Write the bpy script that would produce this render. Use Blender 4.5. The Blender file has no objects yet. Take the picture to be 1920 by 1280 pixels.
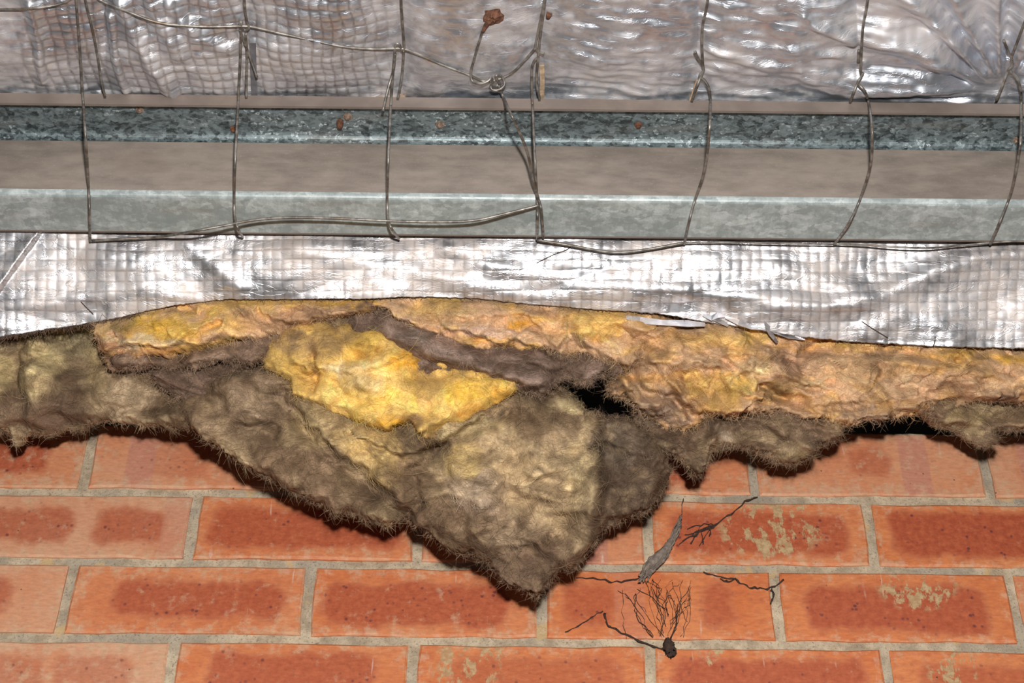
import bpy, math, random
import numpy as np
from mathutils import Matrix, Vector

random.seed(7)
RNG = np.random.default_rng(11)
scene = bpy.context.scene
COL = scene.collection

# ------------------------------------------------------------------ camera
F_PX = 3100.0                      # focal length in pixels of the 1920x1280 frame
PITCH, ROLL = math.radians(40.0), math.radians(0.62)
CAM_ROT = Matrix.Rotation(math.pi / 2 + PITCH, 3, 'X') @ Matrix.Rotation(ROLL, 3, 'Z')
cam_data = bpy.data.cameras.new('camera')
cam_data.sensor_width = 36.0
cam_data.lens = F_PX * 36.0 / 1920.0
cam_data.clip_start = 0.02
cam = bpy.data.objects.new('camera', cam_data)
cam.matrix_world = CAM_ROT.to_4x4()
COL.objects.link(cam)
scene.camera = cam

# ------------------------------------------------------------------ world, flash, exposure
world = bpy.data.worlds.new('world')
scene.world = world
world.use_nodes = True
bg = world.node_tree.nodes['Background']
bg.inputs['Color'].default_value = (1.0, 0.97, 0.95, 1)
bg.inputs['Strength'].default_value = 0.055

flash = bpy.data.lights.new('camera_flash', 'POINT')      # the speedlight above the lens
flash.energy = 128.0
flash.color = (1.0, 0.98, 0.955)
flash.shadow_soft_size = 0.022
fo = bpy.data.objects.new('camera_flash', flash)
fo.location = CAM_ROT @ Vector((0.035, 0.185, 0.02))
COL.objects.link(fo)

scene.view_settings.view_transform = 'Standard'
scene.view_settings.look = 'None'
scene.view_settings.gamma = 1.0
scene.view_settings.use_curve_mapping = False
scene.view_settings.exposure = 0.0

# ------------------------------------------------------------------ geometry helpers
M3 = np.array(CAM_ROT)


def rays(px, py):
    px, py = np.broadcast_arrays(np.asarray(px, float), np.asarray(py, float))
    d = np.stack([(px - 960) / F_PX, -(py - 640) / F_PX, -np.ones_like(px)], -1)
    return d @ M3.T


def at_y(px, py, Y):
    d = rays(px, py)
    return d * (np.asarray(Y, float) / d[..., 1])[..., None]


def at_z(px, py, z):
    d = rays(px, py)
    return d * (np.asarray(z, float) / d[..., 2])[..., None]


def on_line(px, py, a, b, off=0.0):
    """point of the ray on the plane along X through (Y,Z) points a and b, lifted by off towards the viewer"""
    d = rays(px, py)
    ny, nz = -(b[1] - a[1]), (b[0] - a[0])
    if ny * a[0] + nz * a[1] > 0:
        ny, nz = -ny, -nz
    l = math.hypot(ny, nz)
    ny, nz = ny / l, nz / l
    k = ny * (a[0] + ny * off) + nz * (a[1] + nz * off)
    return d * (k / (d[..., 1] * ny + d[..., 2] * nz))[..., None]


def lin(c):
    c = np.asarray(c, float) / 255.0
    return np.where(c <= 0.04045, c / 12.92, ((c + 0.055) / 1.055) ** 2.4)


def perlin(x, y, seed=0):
    x, y = np.asarray(x, float), np.asarray(y, float)
    xi, yi = np.floor(x).astype(np.int64), np.floor(y).astype(np.int64)
    xf, yf = x - xi, y - yi
    u, v = xf ** 3 * (xf * (xf * 6 - 15) + 10), yf ** 3 * (yf * (yf * 6 - 15) + 10)

    def g(ix, iy, dx, dy):
        h = (ix * 374761393 + iy * 668265263 + seed * 974634777) & 0xffffffff
        h = ((h ^ (h >> 13)) * 1274126177) & 0xffffffff
        h = h ^ (h >> 16)
        a = (h & 0xffff) / 65536.0 * 2 * math.pi
        return np.cos(a) * dx + np.sin(a) * dy
    n0 = g(xi, yi, xf, yf) * (1 - u) + g(xi + 1, yi, xf - 1, yf) * u
    n1 = g(xi, yi + 1, xf, yf - 1) * (1 - u) + g(xi + 1, yi + 1, xf - 1, yf - 1) * u
    return (n0 * (1 - v) + n1 * v) * 1.5


def fbm(x, y, octv=4, seed=0, gain=0.5):
    s, a = 0, 1.0
    for o in range(octv):
        s = s + a * perlin(x * 2 ** o, y * 2 ** o, seed + o * 17)
        a *= gain
    return s


def smooth(a, b, x):
    t = np.clip((x - a) / (b - a), 0, 1)
    return t * t * (3 - 2 * t)


def catmull(pts, n=8):
    p = np.asarray(pts, float)
    if len(p) < 3:
        t = np.linspace(0, 1, n + 1)[:, None]
        return p[0] * (1 - t) + p[-1] * t
    p = np.vstack([2 * p[0] - p[1], p, 2 * p[-1] - p[-2]])
    out = []
    for i in range(1, len(p) - 2):
        t = np.linspace(0, 1, n, endpoint=False)[:, None]
        a, b, c, d = p[i - 1], p[i], p[i + 1], p[i + 2]
        out.append(0.5 * (2 * b + (c - a) * t + (2 * a - 5 * b + 4 * c - d) * t ** 2 + (3 * b - a - 3 * c + d) * t ** 3))
    out.append(p[-2][None])
    return np.vstack(out)


def polyline_dist(x, y, pts):
    """distance to an open polyline, signed side (+ = left of the direction of travel in y-down pixels)"""
    best = np.full(np.shape(x), 1e9)
    side = np.zeros(np.shape(x))
    for (ax, ay), (bx, by) in zip(pts[:-1], pts[1:]):
        dx, dy = bx - ax, by - ay
        L = dx * dx + dy * dy + 1e-9
        t = np.clip(((x - ax) * dx + (y - ay) * dy) / L, 0, 1)
        d = np.hypot(x - ax - t * dx, y - ay - t * dy)
        m = d < best
        best = np.where(m, d, best)
        side = np.where(m, np.sign((y - ay) * dx - (x - ax) * dy), side)
    return best, -side


def poly_sdf(x, y, pts):
    """positive inside"""
    best = np.full(np.shape(x), 1e9)
    ins = np.zeros(np.shape(x), bool)
    q = list(pts) + [pts[0]]
    for (ax, ay), (bx, by) in zip(q[:-1], q[1:]):
        dx, dy = bx - ax, by - ay
        t = np.clip(((x - ax) * dx + (y - ay) * dy) / (dx * dx + dy * dy + 1e-9), 0, 1)
        best = np.minimum(best, np.hypot(x - ax - t * dx, y - ay - t * dy))
        if abs(dy) > 1e-9:
            c = (ay > y) != (by > y)
            ins ^= c & (x < dx * (y - ay) / dy + ax)
    return np.where(ins, best, -best)


def mesh_np(name, v, quads=None, tris=None, mat=None, parent=None, col=None, smooth_shade=True, uv=None):
    v = np.asarray(v, np.float32).reshape(-1, 3)
    me = bpy.data.meshes.new(name)
    me.vertices.add(len(v))
    me.vertices.foreach_set('co', v.ravel())
    nq = 0 if quads is None else len(quads)
    nt = 0 if tris is None else len(tris)
    idx, tot = [], []
    if nq:
        idx.append(np.asarray(quads, np.int32).ravel()); tot.append(np.full(nq, 4, np.int32))
    if nt:
        idx.append(np.asarray(tris, np.int32).ravel()); tot.append(np.full(nt, 3, np.int32))
    idx, tot = np.concatenate(idx), np.concatenate(tot)
    me.loops.add(len(idx)); me.loops.foreach_set('vertex_index', idx)
    me.polygons.add(len(tot))
    st = np.concatenate([[0], np.cumsum(tot)[:-1]]).astype(np.int32)
    me.polygons.foreach_set('loop_start', st)
    me.update(calc_edges=True)
    me.validate()
    me.polygons.foreach_set('use_smooth', np.full(len(me.polygons), smooth_shade))
    if col is not None:
        a = me.color_attributes.new('Col', 'FLOAT_COLOR', 'POINT')
        c = np.ones((len(v), 4), np.float32); c[:, :3] = col
        a.data.foreach_set('color', c.ravel())
    if uv is not None:
        a = me.attributes.new('sheet', 'FLOAT_VECTOR', 'POINT')
        c = np.zeros((len(v), 3), np.float32); c[:, :uv.shape[1]] = uv
        a.data.foreach_set('vector', c.ravel())
    return link(name, me, mat, parent)


def link(name, me, mat=None, parent=None):
    o = bpy.data.objects.new(name, me)
    if mat is not None and not me.materials:
        me.materials.append(mat)
    COL.objects.link(o)
    if parent is not None:
        o.parent = parent
        o.matrix_parent_inverse = Matrix.Translation(-Vector(parent.location))
    return o


def tag(o, label, cat=None, group=None, kind=None):
    o['label'] = label
    if cat: o['category'] = cat
    if group: o['group'] = group
    if kind: o['kind'] = kind
    return o


def empty(name, loc):
    o = bpy.data.objects.new(name, None)
    o.location = loc
    o.empty_display_size = 0.05
    COL.objects.link(o)
    return o


def grid_faces(nr, nc, flip=False):
    i = np.arange(nr * nc).reshape(nr, nc)
    a, b, c, d = i[:-1, :-1], i[:-1, 1:], i[1:, 1:], i[1:, :-1]
    q = np.stack([a, b, c, d] if not flip else [a, d, c, b], -1)
    return q.reshape(-1, 4)


def tubes_np(P, R, sides=3):
    """P (N,K,3), R (N,K) -> verts, quads of N open tubes"""
    N, K, _ = P.shape
    T = np.gradient(P, axis=1)
    T /= np.linalg.norm(T, axis=2, keepdims=True) + 1e-12
    ref = np.zeros_like(T); ref[..., 0] = 0.37; ref[..., 1] = 0.91; ref[..., 2] = 0.2
    A = np.cross(T, ref); A /= np.linalg.norm(A, axis=2, keepdims=True) + 1e-9
    B = np.cross(T, A)
    ang = np.arange(sides) * 2 * math.pi / sides
    V = P[:, :, None, :] + R[:, :, None, None] * (A[:, :, None, :] * np.cos(ang)[None, None, :, None] + B[:, :, None, :] * np.sin(ang)[None, None, :, None])
    idx = np.arange(N * K * sides).reshape(N, K, sides)
    nx = np.roll(idx, -1, axis=2)
    q = np.stack([idx[:, :-1], nx[:, :-1], nx[:, 1:], idx[:, 1:]], -1).reshape(-1, 4)
    return V.reshape(-1, 3), q


def tube(name, pts, r, mat, parent=None, sides=8, n=8, smooth_path=True):
    p = catmull(pts, n) if smooth_path else np.asarray(pts, float)
    rr = np.full((1, len(p)), r) if np.isscalar(r) else np.interp(np.linspace(0, 1, len(p)), np.linspace(0, 1, len(r)), r)[None]
    v, q = tubes_np(p[None], rr, sides)
    n0 = len(v)
    v = np.vstack([v, p[0], p[-1]])
    k = np.arange(sides)
    t1 = np.stack([np.full(sides, n0), (k + 1) % sides, k], -1)
    b = n0 - sides
    t2 = np.stack([np.full(sides, n0 + 1), b + k, b + (k + 1) % sides], -1)
    return mesh_np(name, v, q, np.vstack([t1, t2]), mat, parent)


def prism_x(name, prof, x0, x1, mat, parent=None, n=2):
    """closed YZ profile swept along X"""
    prof = np.asarray(prof, float)
    m = len(prof)
    xs = np.linspace(x0, x1, n)
    v = np.zeros((n, m, 3))
    v[..., 0] = xs[:, None]; v[..., 1] = prof[:, 0]; v[..., 2] = prof[:, 1]
    me = bpy.data.meshes.new(name)
    idx = np.arange(n * m).reshape(n, m)
    f = []
    for i in range(n - 1):
        for j in range(m):
            f.append((int(idx[i, j]), int(idx[i, (j + 1) % m]), int(idx[i + 1, (j + 1) % m]), int(idx[i + 1, j])))
    f.append(tuple(int(k) for k in idx[0][::-1])); f.append(tuple(int(k) for k in idx[-1]))
    me.from_pydata(v.reshape(-1, 3).tolist(), [], f)
    me.update()
    return link(name, me, mat, parent)


# ------------------------------------------------------------------ material helpers
class N:
    """a node socket with arithmetic"""
    def __init__(s, nt, sock): s.nt, s.s = nt, sock

    def _m(s, op, *o):
        n = s.nt.nodes.new('ShaderNodeMath'); n.operation = op
        for i, q in enumerate((s,) + o):
            if isinstance(q, N): s.nt.links.new(q.s, n.inputs[i])
            else: n.inputs[i].default_value = q
        return N(s.nt, n.outputs[0])
    def __add__(s, o): return s._m('ADD', o)
    __radd__ = __add__
    def __sub__(s, o): return s._m('SUBTRACT', o)
    def __rsub__(s, o): return (s * -1.0) + o
    def __mul__(s, o): return s._m('MULTIPLY', o)
    __rmul__ = __mul__
    def __truediv__(s, o): return s._m('DIVIDE', o)
    def abs(s): return s._m('ABSOLUTE')
    def max(s, o): return s._m('MAXIMUM', o)
    def min(s, o): return s._m('MINIMUM', o)
    def sqrt(s): return s._m('SQRT')
    def pow(s, o): return s._m('POWER', o)
    def step(s, a, b, t0=0.0, t1=1.0):
        n = s.nt.nodes.new('ShaderNodeMapRange'); n.interpolation_type = 'SMOOTHSTEP'
        for k, q in (('Value', s), ('From Min', a), ('From Max', b), ('To Min', t0), ('To Max', t1)):
            if isinstance(q, N): s.nt.links.new(q.s, n.inputs[k])
            else: n.inputs[k].default_value = q
        return N(s.nt, n.outputs[0])


class Mat:
    def __init__(s, name, rough=0.6, metal=0.0):
        s.m = bpy.data.materials.new(name); s.m.use_nodes = True
        s.nt = s.m.node_tree
        s.b = s.nt.nodes['Principled BSDF']
        s.b.inputs['Roughness'].default_value = rough
        s.b.inputs['Metallic'].default_value = metal
        s.tc = None

    def node(s, t, **kw):
        n = s.nt.nodes.new(t)
        for k, v in kw.items(): setattr(n, k, v)
        return n

    def coord(s, kind='Object'):
        if s.tc is None: s.tc = s.node('ShaderNodeTexCoord')
        return N(s.nt, s.tc.outputs[kind])

    def prop(s, name):
        n = s.node('ShaderNodeAttribute', attribute_type='OBJECT', attribute_name=name)
        return N(s.nt, n.outputs['Fac'])

    def attr(s, name, out='Vector'):
        n = s.node('ShaderNodeAttribute', attribute_name=name)
        return N(s.nt, n.outputs[out])

    def xyz(s, v):
        n = s.node('ShaderNodeSeparateXYZ'); s.nt.links.new(v.s, n.inputs[0])
        return [N(s.nt, n.outputs[i]) for i in range(3)]

    def vec(s, x, y, z):
        n = s.node('ShaderNodeCombineXYZ')
        for i, q in enumerate((x, y, z)):
            if isinstance(q, N): s.nt.links.new(q.s, n.inputs[i])
            else: n.inputs[i].default_value = q
        return N(s.nt, n.outputs[0])

    def noise(s, v, scale, detail=3.0, rough=0.55, dist=0.0, color=False):
        n = s.node('ShaderNodeTexNoise')
        n.inputs['Scale'].default_value = scale; n.inputs['Detail'].default_value = detail
        n.inputs['Roughness'].default_value = rough; n.inputs['Distortion'].default_value = dist
        s.nt.links.new(v.s, n.inputs['Vector'])
        return N(s.nt, n.outputs['Color' if color else 'Fac'])

    def voro(s, v, scale, feature='F1', out='Distance', rnd=1.0):
        n = s.node('ShaderNodeTexVoronoi', feature=feature)
        n.inputs['Scale'].default_value = scale; n.inputs['Randomness'].default_value = rnd
        s.nt.links.new(v.s, n.inputs['Vector'])
        return N(s.nt, n.outputs[out])

    def mix(s, f, a, b):
        n = s.node('ShaderNodeMix', data_type='RGBA')
        for k, q in ((0, f), (6, a), (7, b)):
            if isinstance(q, N): s.nt.links.new(q.s, n.inputs[k])
            elif k == 0: n.inputs[k].default_value = q
            else: n.inputs[k].default_value = (*q, 1)
        return N(s.nt, n.outputs[2])

    def mulcol(s, a, b):
        n = s.node('ShaderNodeMix', data_type='RGBA', blend_type='MULTIPLY'); n.inputs[0].default_value = 1.0
        s.nt.links.new(a.s, n.inputs[6]); s.nt.links.new(b.s, n.inputs[7])
        return N(s.nt, n.outputs[2])

    def set(s, key, v):
        if isinstance(v, N): s.nt.links.new(v.s, s.b.inputs[key])
        else: s.b.inputs[key].default_value = (*v, 1) if isinstance(v, (tuple, list, np.ndarray)) and len(v) == 3 and 'Color' in key else v

    def bump(s, h, strength=0.5, dist=0.001):
        n = s.node('ShaderNodeBump')
        n.inputs['Strength'].default_value = strength; n.inputs['Distance'].default_value = dist
        s.nt.links.new(h.s, n.inputs['Height']); s.nt.links.new(n.outputs[0], s.b.inputs['Normal'])


def L(r, g, b): return tuple(float(k) for k in lin((r, g, b)))


def plain(name, c, rough=0.7, metal=0.0, var=0.25, scale=60.0):
    m = Mat(name, rough, metal)
    n = m.noise(m.coord(), scale, 4)
    lo = tuple(k * (1 - var) for k in L(*c)); hi = tuple(min(1, k * (1 + var)) for k in L(*c))
    m.set('Base Color', m.mix(n.step(0.3, 0.7), lo, hi))
    return m.m


def mat_brick():
    m = Mat('fired_clay_brick', 0.62)
    co = m.coord()
    sd = m.prop('seed')
    x, y, z = m.xyz(co)
    pv = m.vec(x + sd * 3.1, y, z + sd * 1.7)
    w1 = m.noise(pv, 26, 3) - 0.5
    w2 = m.noise(m.vec(z + sd, x, y), 26, 3) - 0.5
    fine = m.noise(pv, 150, 5, 0.65)
    ps = m.vec(x * 0.35 + sd * 2.0, y, z + sd)
    streak = m.noise(ps, 170, 4, 0.6)
    big = m.noise(pv, 12, 3)

    def rbox(cx, cz, hx, hz, r, wob):
        qx = ((x + w1 * wob - cx).abs() - hx + r).max(0.0)
        qz = ((z + w2 * wob - cz).abs() - hz + r).max(0.0)
        return (qx * qx + qz * qz).sqrt() - r
    d1 = rbox(m.prop('kx'), m.prop('kz'), m.prop('khx'), m.prop('khz'), 0.014, 0.026)
    d2 = rbox(m.prop('k2x'), m.prop('kz'), m.prop('k2hx'), m.prop('khz'), 0.012, 0.030)
    k1 = d1.step(0.006, -0.006); k2 = d2.step(0.006, -0.006)
    halo = (d1.min(d2)).abs().step(0.006, 0.001)
    kiss = k1.max(k2) * m.prop('kiss')
    c = m.mix(big.step(0.3, 0.7), L(218, 122, 68), L(228, 144, 90))
    c = m.mix(streak.step(0.40, 0.68) * 0.5, c, L(196, 100, 62))
    pale = m.prop('pale')
    c = m.mix((pale * (big.step(0.2, 0.75) * 0.7 + 0.6)).min(1.0), c, L(222, 168, 134))
    band = ((x + w1 * 0.004 - m.prop('bx')).abs()).step(0.017, 0.014) * m.prop('band')
    c = m.mix(halo * 0.30, c, L(205, 130, 95))
    red = m.mix(fine.step(0.35, 0.7), L(178, 86, 58), L(198, 106, 72))
    c = m.mix(kiss, c, red)
    c = m.mix(band, c, L(206, 142, 120))
    spots = m.voro(pv, 120).step(0.30, 0.12) * m.noise(pv, 40, 2).step(0.47, 0.58)
    c = m.mix(spots * (kiss * 0.75 + 0.22), c, L(118, 62, 62))
    # lime bloom and mortar smears
    hx, hz = m.prop('hx'), m.prop('hz')
    edge = ((hx - x.abs()).min((hz - z.abs()) * 1.0)).step(0.020, 0.0)
    blm = m.noise(pv, 65, 5, 0.7)
    eff = (blm + edge * 0.13 + m.prop('eff') * 0.15).step(0.62, 0.80)
    c = m.mix(eff * 0.62, c, m.mix(fine.step(0.4, 0.6), L(222, 176, 148), L(212, 186, 150)))
    drip = m.noise(m.vec(x * 1.0 + w1 * 0.004 + sd, y, z * 0.07), 210, 1, 0.4).step(0.70, 0.75) * m.noise(pv, 30, 2).step(0.46, 0.60)
    c = m.mix(drip * 0.7, c, L(226, 190, 172))
    sx = (x + (m.prop('sz') - z) * 0.25 + w1 * 0.05 - m.prop('sx')) / m.prop('sw')
    sz = (z + w2 * 0.02 - m.prop('sz')) / 0.040
    sm = (sx * sx + sz * sz).sqrt().step(1.05, 0.75) * m.noise(m.vec(x * 1.3 + sd, y, z * 0.8), 48, 6, 0.68).step(0.50, 0.55) * m.prop('smear')
    c = m.mix(sm, c, m.mix(fine.step(0.4, 0.6), L(186, 152, 112), L(206, 180, 138)))
    nicks = m.voro(m.vec(x + sd * 5.0, y, z), 75).step(0.10, 0.05) * m.noise(pv, 55, 2).step(0.56, 0.62)
    c = m.mix(nicks * 0.8, c, L(70, 52, 48))
    c = m.mulcol(c, m.mix(m.noise(ps, 330, 4, 0.7).step(0.30, 0.70), (0.76, 0.72, 0.68), (0.95, 0.92, 0.89)))
    m.set('Base Color', c)
    m.set('Roughness', kiss.step(0.0, 1.0, 0.66, 0.52))
    m.bump(fine * 0.6 + streak * 0.4 + sm * 1.2 + eff * 0.4, 0.28, 0.0008)
    return m.m


def mat_mortar():
    m = Mat('lime_mortar', 0.92)
    co = m.coord()
    n = m.noise(co, 55, 5, 0.65); f = m.noise(co, 420, 4, 0.7); b = m.noise(co, 9, 3)
    c = m.mix(n.step(0.32, 0.68), L(164, 146, 122), L(208, 190, 162))
    c = m.mix(b.step(0.45, 0.62) * 0.5, c, L(150, 144, 132))
    c = m.mix(f.step(0.54, 0.66) * 0.8, c, L(118, 108, 94))
    c = m.mix(m.noise(co, 30, 2).step(0.64, 0.70) * 0.6, c, L(206, 170, 112))
    m.set('Base Color', c)
    m.bump(n * 0.5 + f * 0.7, 0.8, 0.002)
    return m.m


def mat_galv(name, dark, light, scale=150, fleck=0.8, cells=0.55, metal=0.35):
    m = Mat(name, 0.46, metal)
    x, y, z = m.xyz(m.coord())
    wv = m.noise(m.vec(x, y, z), 120, 3, color=True)
    w1, w2, w3 = m.xyz(wv)
    v = m.vec(x * 0.6 + w1 * 0.006, y + w2 * 0.006, z + w3 * 0.006)
    cell = m.node('ShaderNodeTexVoronoi', feature='F1'); cell.inputs['Scale'].default_value = scale
    m.nt.links.new(v.s, cell.inputs['Vector'])
    r = m.xyz(N(m.nt, cell.outputs['Color']))[0]
    cell2 = m.node('ShaderNodeTexVoronoi', feature='F1'); cell2.inputs['Scale'].default_value = scale * 2.1
    m.nt.links.new(v.s, cell2.inputs['Vector'])
    r2 = m.xyz(N(m.nt, cell2.outputs['Color']))[1]
    fine = m.noise(m.vec(x * 1.5, y, z), 420, 4, 0.65)
    patch = m.noise(m.vec(x * 0.45, y, z), 24, 4, 0.6)
    drag = m.noise(m.vec(x, y * 0.3, z * 0.3), 150, 4, 0.6, 0.5)
    g = r * cells * 0.6 + r2 * cells * 0.5 + fine * 0.25 + patch * 0.6 + drag * 0.45
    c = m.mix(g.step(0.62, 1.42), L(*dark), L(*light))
    hl = r2.step(0.80, 0.92) * fine.step(0.40, 0.62) * patch.step(0.40, 0.60)
    c = m.mix(hl * fleck, c, L(196, 206, 208))
    dust = m.noise(m.vec(x * 0.3, y * 2, z * 2), 30, 4).step(0.48, 0.74)
    c = m.mix(dust * 0.35, c, L(132, 126, 118))
    m.set('Base Color', c)
    m.set('Roughness', r2.step(0.0, 1.0, 0.38, 0.54))
    m.bump(fine, 0.12, 0.0004)
    return m.m


def mat_web():
    m = Mat('dusty_galvanised_web', 0.60, 0.15)
    x, y, z = m.xyz(m.coord())
    n = m.noise(m.vec(x * 0.35, y, z), 90, 5, 0.65)
    f = m.noise(m.vec(x, y, z), 420, 3, 0.7)
    b = m.noise(m.vec(x * 0.5, y, z), 10, 3)
    ln = m.noise(m.vec(x * 0.01, y, z), 300, 2)
    c = m.mix((n * 0.6 + b * 0.5).step(0.35, 0.75), L(124, 113, 104), L(157, 144, 133))
    c = m.mix(f.step(0.60, 0.72) * 0.4, c, L(176, 166, 156))
    c = m.mix(ln.step(0.55, 0.75) * 0.12, c, L(105, 94, 86))
    c = m.mix(m.noise(m.vec(x * 0.4, y, z), 14, 2).step(0.62, 0.72) * 0.25, c, L(122, 98, 78))
    m.set('Base Color', c)
    m.bump(f * 0.5 + n * 0.5, 0.2, 0.0006)
    return m.m


def mat_foil(name, dust_reflect, rough, tint=(222, 220, 222)):
    m = Mat(name, rough, 1.0)
    p = m.attr('sheet')
    x, y, seam = m.xyz(p)
    z = 0.0
    p = m.vec(x, y, 0.0)
    crinkle = m.noise(m.vec(x * 0.7, y * 1.5, z), 240, 5, 0.65)
    crease = (m.noise(m.vec(x * 0.5, y * 1.6, z), 55, 4, 0.6, 0.8) - 0.5).abs()
    big = m.noise(p, 11, 4, 0.6)
    dust = (big * 0.7 + m.noise(p, 85, 4) * 0.35).step(0.42, 0.66)  # beige patches: dust, plus the brown surroundings' reflection painted into the colour
    c = m.mix(dust * dust_reflect, L(*tint), L(196, 178, 164))
    c = m.mix(seam * 0.42, c, L(132, 118, 110))
    spk = m.noise(p, 130, 3, 0.7).step(0.70, 0.76)
    c = m.mix(spk * 0.5, c, L(150, 112, 82))
    m.set('Base Color', c)
    m.set('Metallic', dust.step(0.0, 1.0, 0.92, 0.92 - 0.75 * dust_reflect))
    m.set('Roughness', (dust * 0.16 * dust_reflect + big.step(0.3, 0.7, rough - 0.06, rough + 0.06)))
    m.bump(crinkle * 0.5 + crease.step(0.03, 0.0) * 0.7, 0.32, 0.0007)
    return m.m


def mat_wool(name='glass_wool', bump=True):
    m = Mat(name, 1.0)
    m.set('Specular IOR Level', 0.12)
    col = m.attr('Col', 'Color')
    if bump:
        m.set('Subsurface Weight', 0.18); m.set('Subsurface Radius', (1.0, 0.75, 0.5)); m.set('Subsurface Scale', 0.004)
    if bump:
        co = m.coord()
        x, y, z = m.xyz(co)
        wx, wy, wz = m.xyz(m.noise(co, 20, 3, color=True))
        v = m.vec(x * 0.42 + wx * 0.07, y + wy * 0.06, z + wz * 0.08)
        st = m.noise(v, 520, 5, 0.72)
        v2 = m.vec(x + wy * 0.08, y + wz * 0.08, z * 0.40 + wx * 0.08)
        st2 = m.noise(v2, 560, 4, 0.7)
        lump = m.noise(co, 70, 4, 0.6)
        col = m.mulcol(col, m.mix(st.step(0.30, 0.70), (0.72, 0.70, 0.68), (1.20, 1.20, 1.19)))
        col = m.mulcol(col, m.mix(st2.step(0.30, 0.70), (0.84, 0.83, 0.82), (1.12, 1.12, 1.12)))
        col = m.mulcol(col, m.mix(lump.step(0.30, 0.66), (0.88, 0.86, 0.84), (1.08, 1.08, 1.08)))
        m.set('Base Color', col)
        m.bump(st * 0.6 + st2 * 0.5 + lump * 0.2, 0.24, 0.0010)
    else:
        m.set('Base Color', col)
    return m.m


def mat_wire():
    m = Mat('galvanised_wire', 0.45, 0.55)
    n = m.noise(m.coord(), 130, 4)
    c = m.mix(n.step(0.35, 0.68), L(98, 92, 86), L(156, 150, 142))
    m.set('Base Color', m.mix(m.noise(m.coord(), 40, 2).step(0.58, 0.7) * 0.7, c, L(112, 92, 72)))
    return m.m


M_BRICK, M_MORTAR = mat_brick(), mat_mortar()
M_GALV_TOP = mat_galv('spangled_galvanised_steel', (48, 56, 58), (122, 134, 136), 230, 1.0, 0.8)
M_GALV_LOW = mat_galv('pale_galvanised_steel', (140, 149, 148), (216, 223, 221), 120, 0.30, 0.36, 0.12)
M_WEB = mat_web()
M_FOIL_UP = mat_foil('dusty_foil_sheet', 0.6, 0.42, (222, 227, 236))
M_FOIL_LOW = mat_foil('bright_foil_sheet', 0.70, 0.42, (222, 223, 228))
M_WOOL = mat_wool()
M_FIBRE = mat_wool('glass_wool_fibre', False)
M_WIRE = mat_wire()
M_RUST = plain('rust', (100, 64, 46), 0.9, 0.0, 0.45, 300)
M_WEBDUST = plain('cobweb_dust', (128, 115, 104), 0.95, 0.0, 0.3, 300)
M_WEBDARK = plain('dark_cobweb', (62, 46, 38), 0.95, 0.0, 0.3, 300)
M_ROOF = plain('old_roof_sheet', (96, 92, 90), 0.6, 0.3, 0.2, 30)
M_SCREW = plain('weathered_screw', (150, 128, 112), 0.5, 0.5, 0.4, 400)
M_TORN = plain('torn_backing_paper', (176, 150, 122), 0.9, 0.0, 0.3, 200)
M_TAPE = plain('grey_tape', (120, 118, 122), 0.5, 0.4, 0.2, 100)

XL, XR = -380, 2300                      # how far the place is built beyond the frame, in pixels of the frame
WALL_Y = 1.459

# ------------------------------------------------------------------ brick wall
row_z = {}
zc = [at_y(960, p, WALL_Y)[2] for p in (929, 1060, 1202)]
dz = (zc[0] - zc[2]) / 2
bed = [zc[0] + dz] + zc + [zc[2] - dz * (i + 1) for i in range(3)]     # bed joint heights, top to bottom
JOINT = 0.0105
perp = [[-690, -262, 165, 590, 1000, 1410, 1845, 2270],
        [-480, -60, 360, 785, 1215, 1632, 2062, 2480],
        [-780, -330, 122, 577, 1017, 1456, 1903, 2350],
        [-600, -145, 317, 773, 1221, 1668, 2120, 2570],
        [-820, -340, 110, 580, 1040, 1500, 1960, 2420],
        [-620, -150, 330, 800, 1270, 1740, 2200]]
xw0, xw1 = -0.85, 0.85
wall_bot = bed[-1] - 0.005
nr, nc = 90, 300
gx, gz = np.meshgrid(np.linspace(xw0, xw1, nc), np.linspace(bed[0] + 0.002, wall_bot, nr))
gy = WALL_Y + 0.0032 + 0.0012 * fbm(gx * 60, gz * 60, 3, 3)
front = np.stack([gx, gy, gz], -1).reshape(-1, 3)
q = grid_faces(nr, nc)
back = np.array([[xw0, WALL_Y + 0.11, bed[0] + 0.002], [xw1, WALL_Y + 0.11, bed[0] + 0.002], [xw1, WALL_Y + 0.11, wall_bot], [xw0, WALL_Y + 0.11, wall_bot]])
b0 = nr * nc
ia, ib, ic, id_ = 0, nc - 1, nr * nc - 1, (nr - 1) * nc
extra = np.array([[b0 + 1, b0, b0 + 3, b0 + 2], [ia, b0, b0 + 1, ib], [ib, b0 + 1, b0 + 2, ic], [ic, b0 + 2, b0 + 3, id_], [id_, b0 + 3, b0, ia]])
wall = mesh_np('wall_back', np.vstack([front, back]), np.vstack([q[:, ::-1], extra]), None, M_MORTAR)
tag(wall, 'orange-red face brick wall with grey mortar joints below the insulation', None, None, 'structure')


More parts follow.
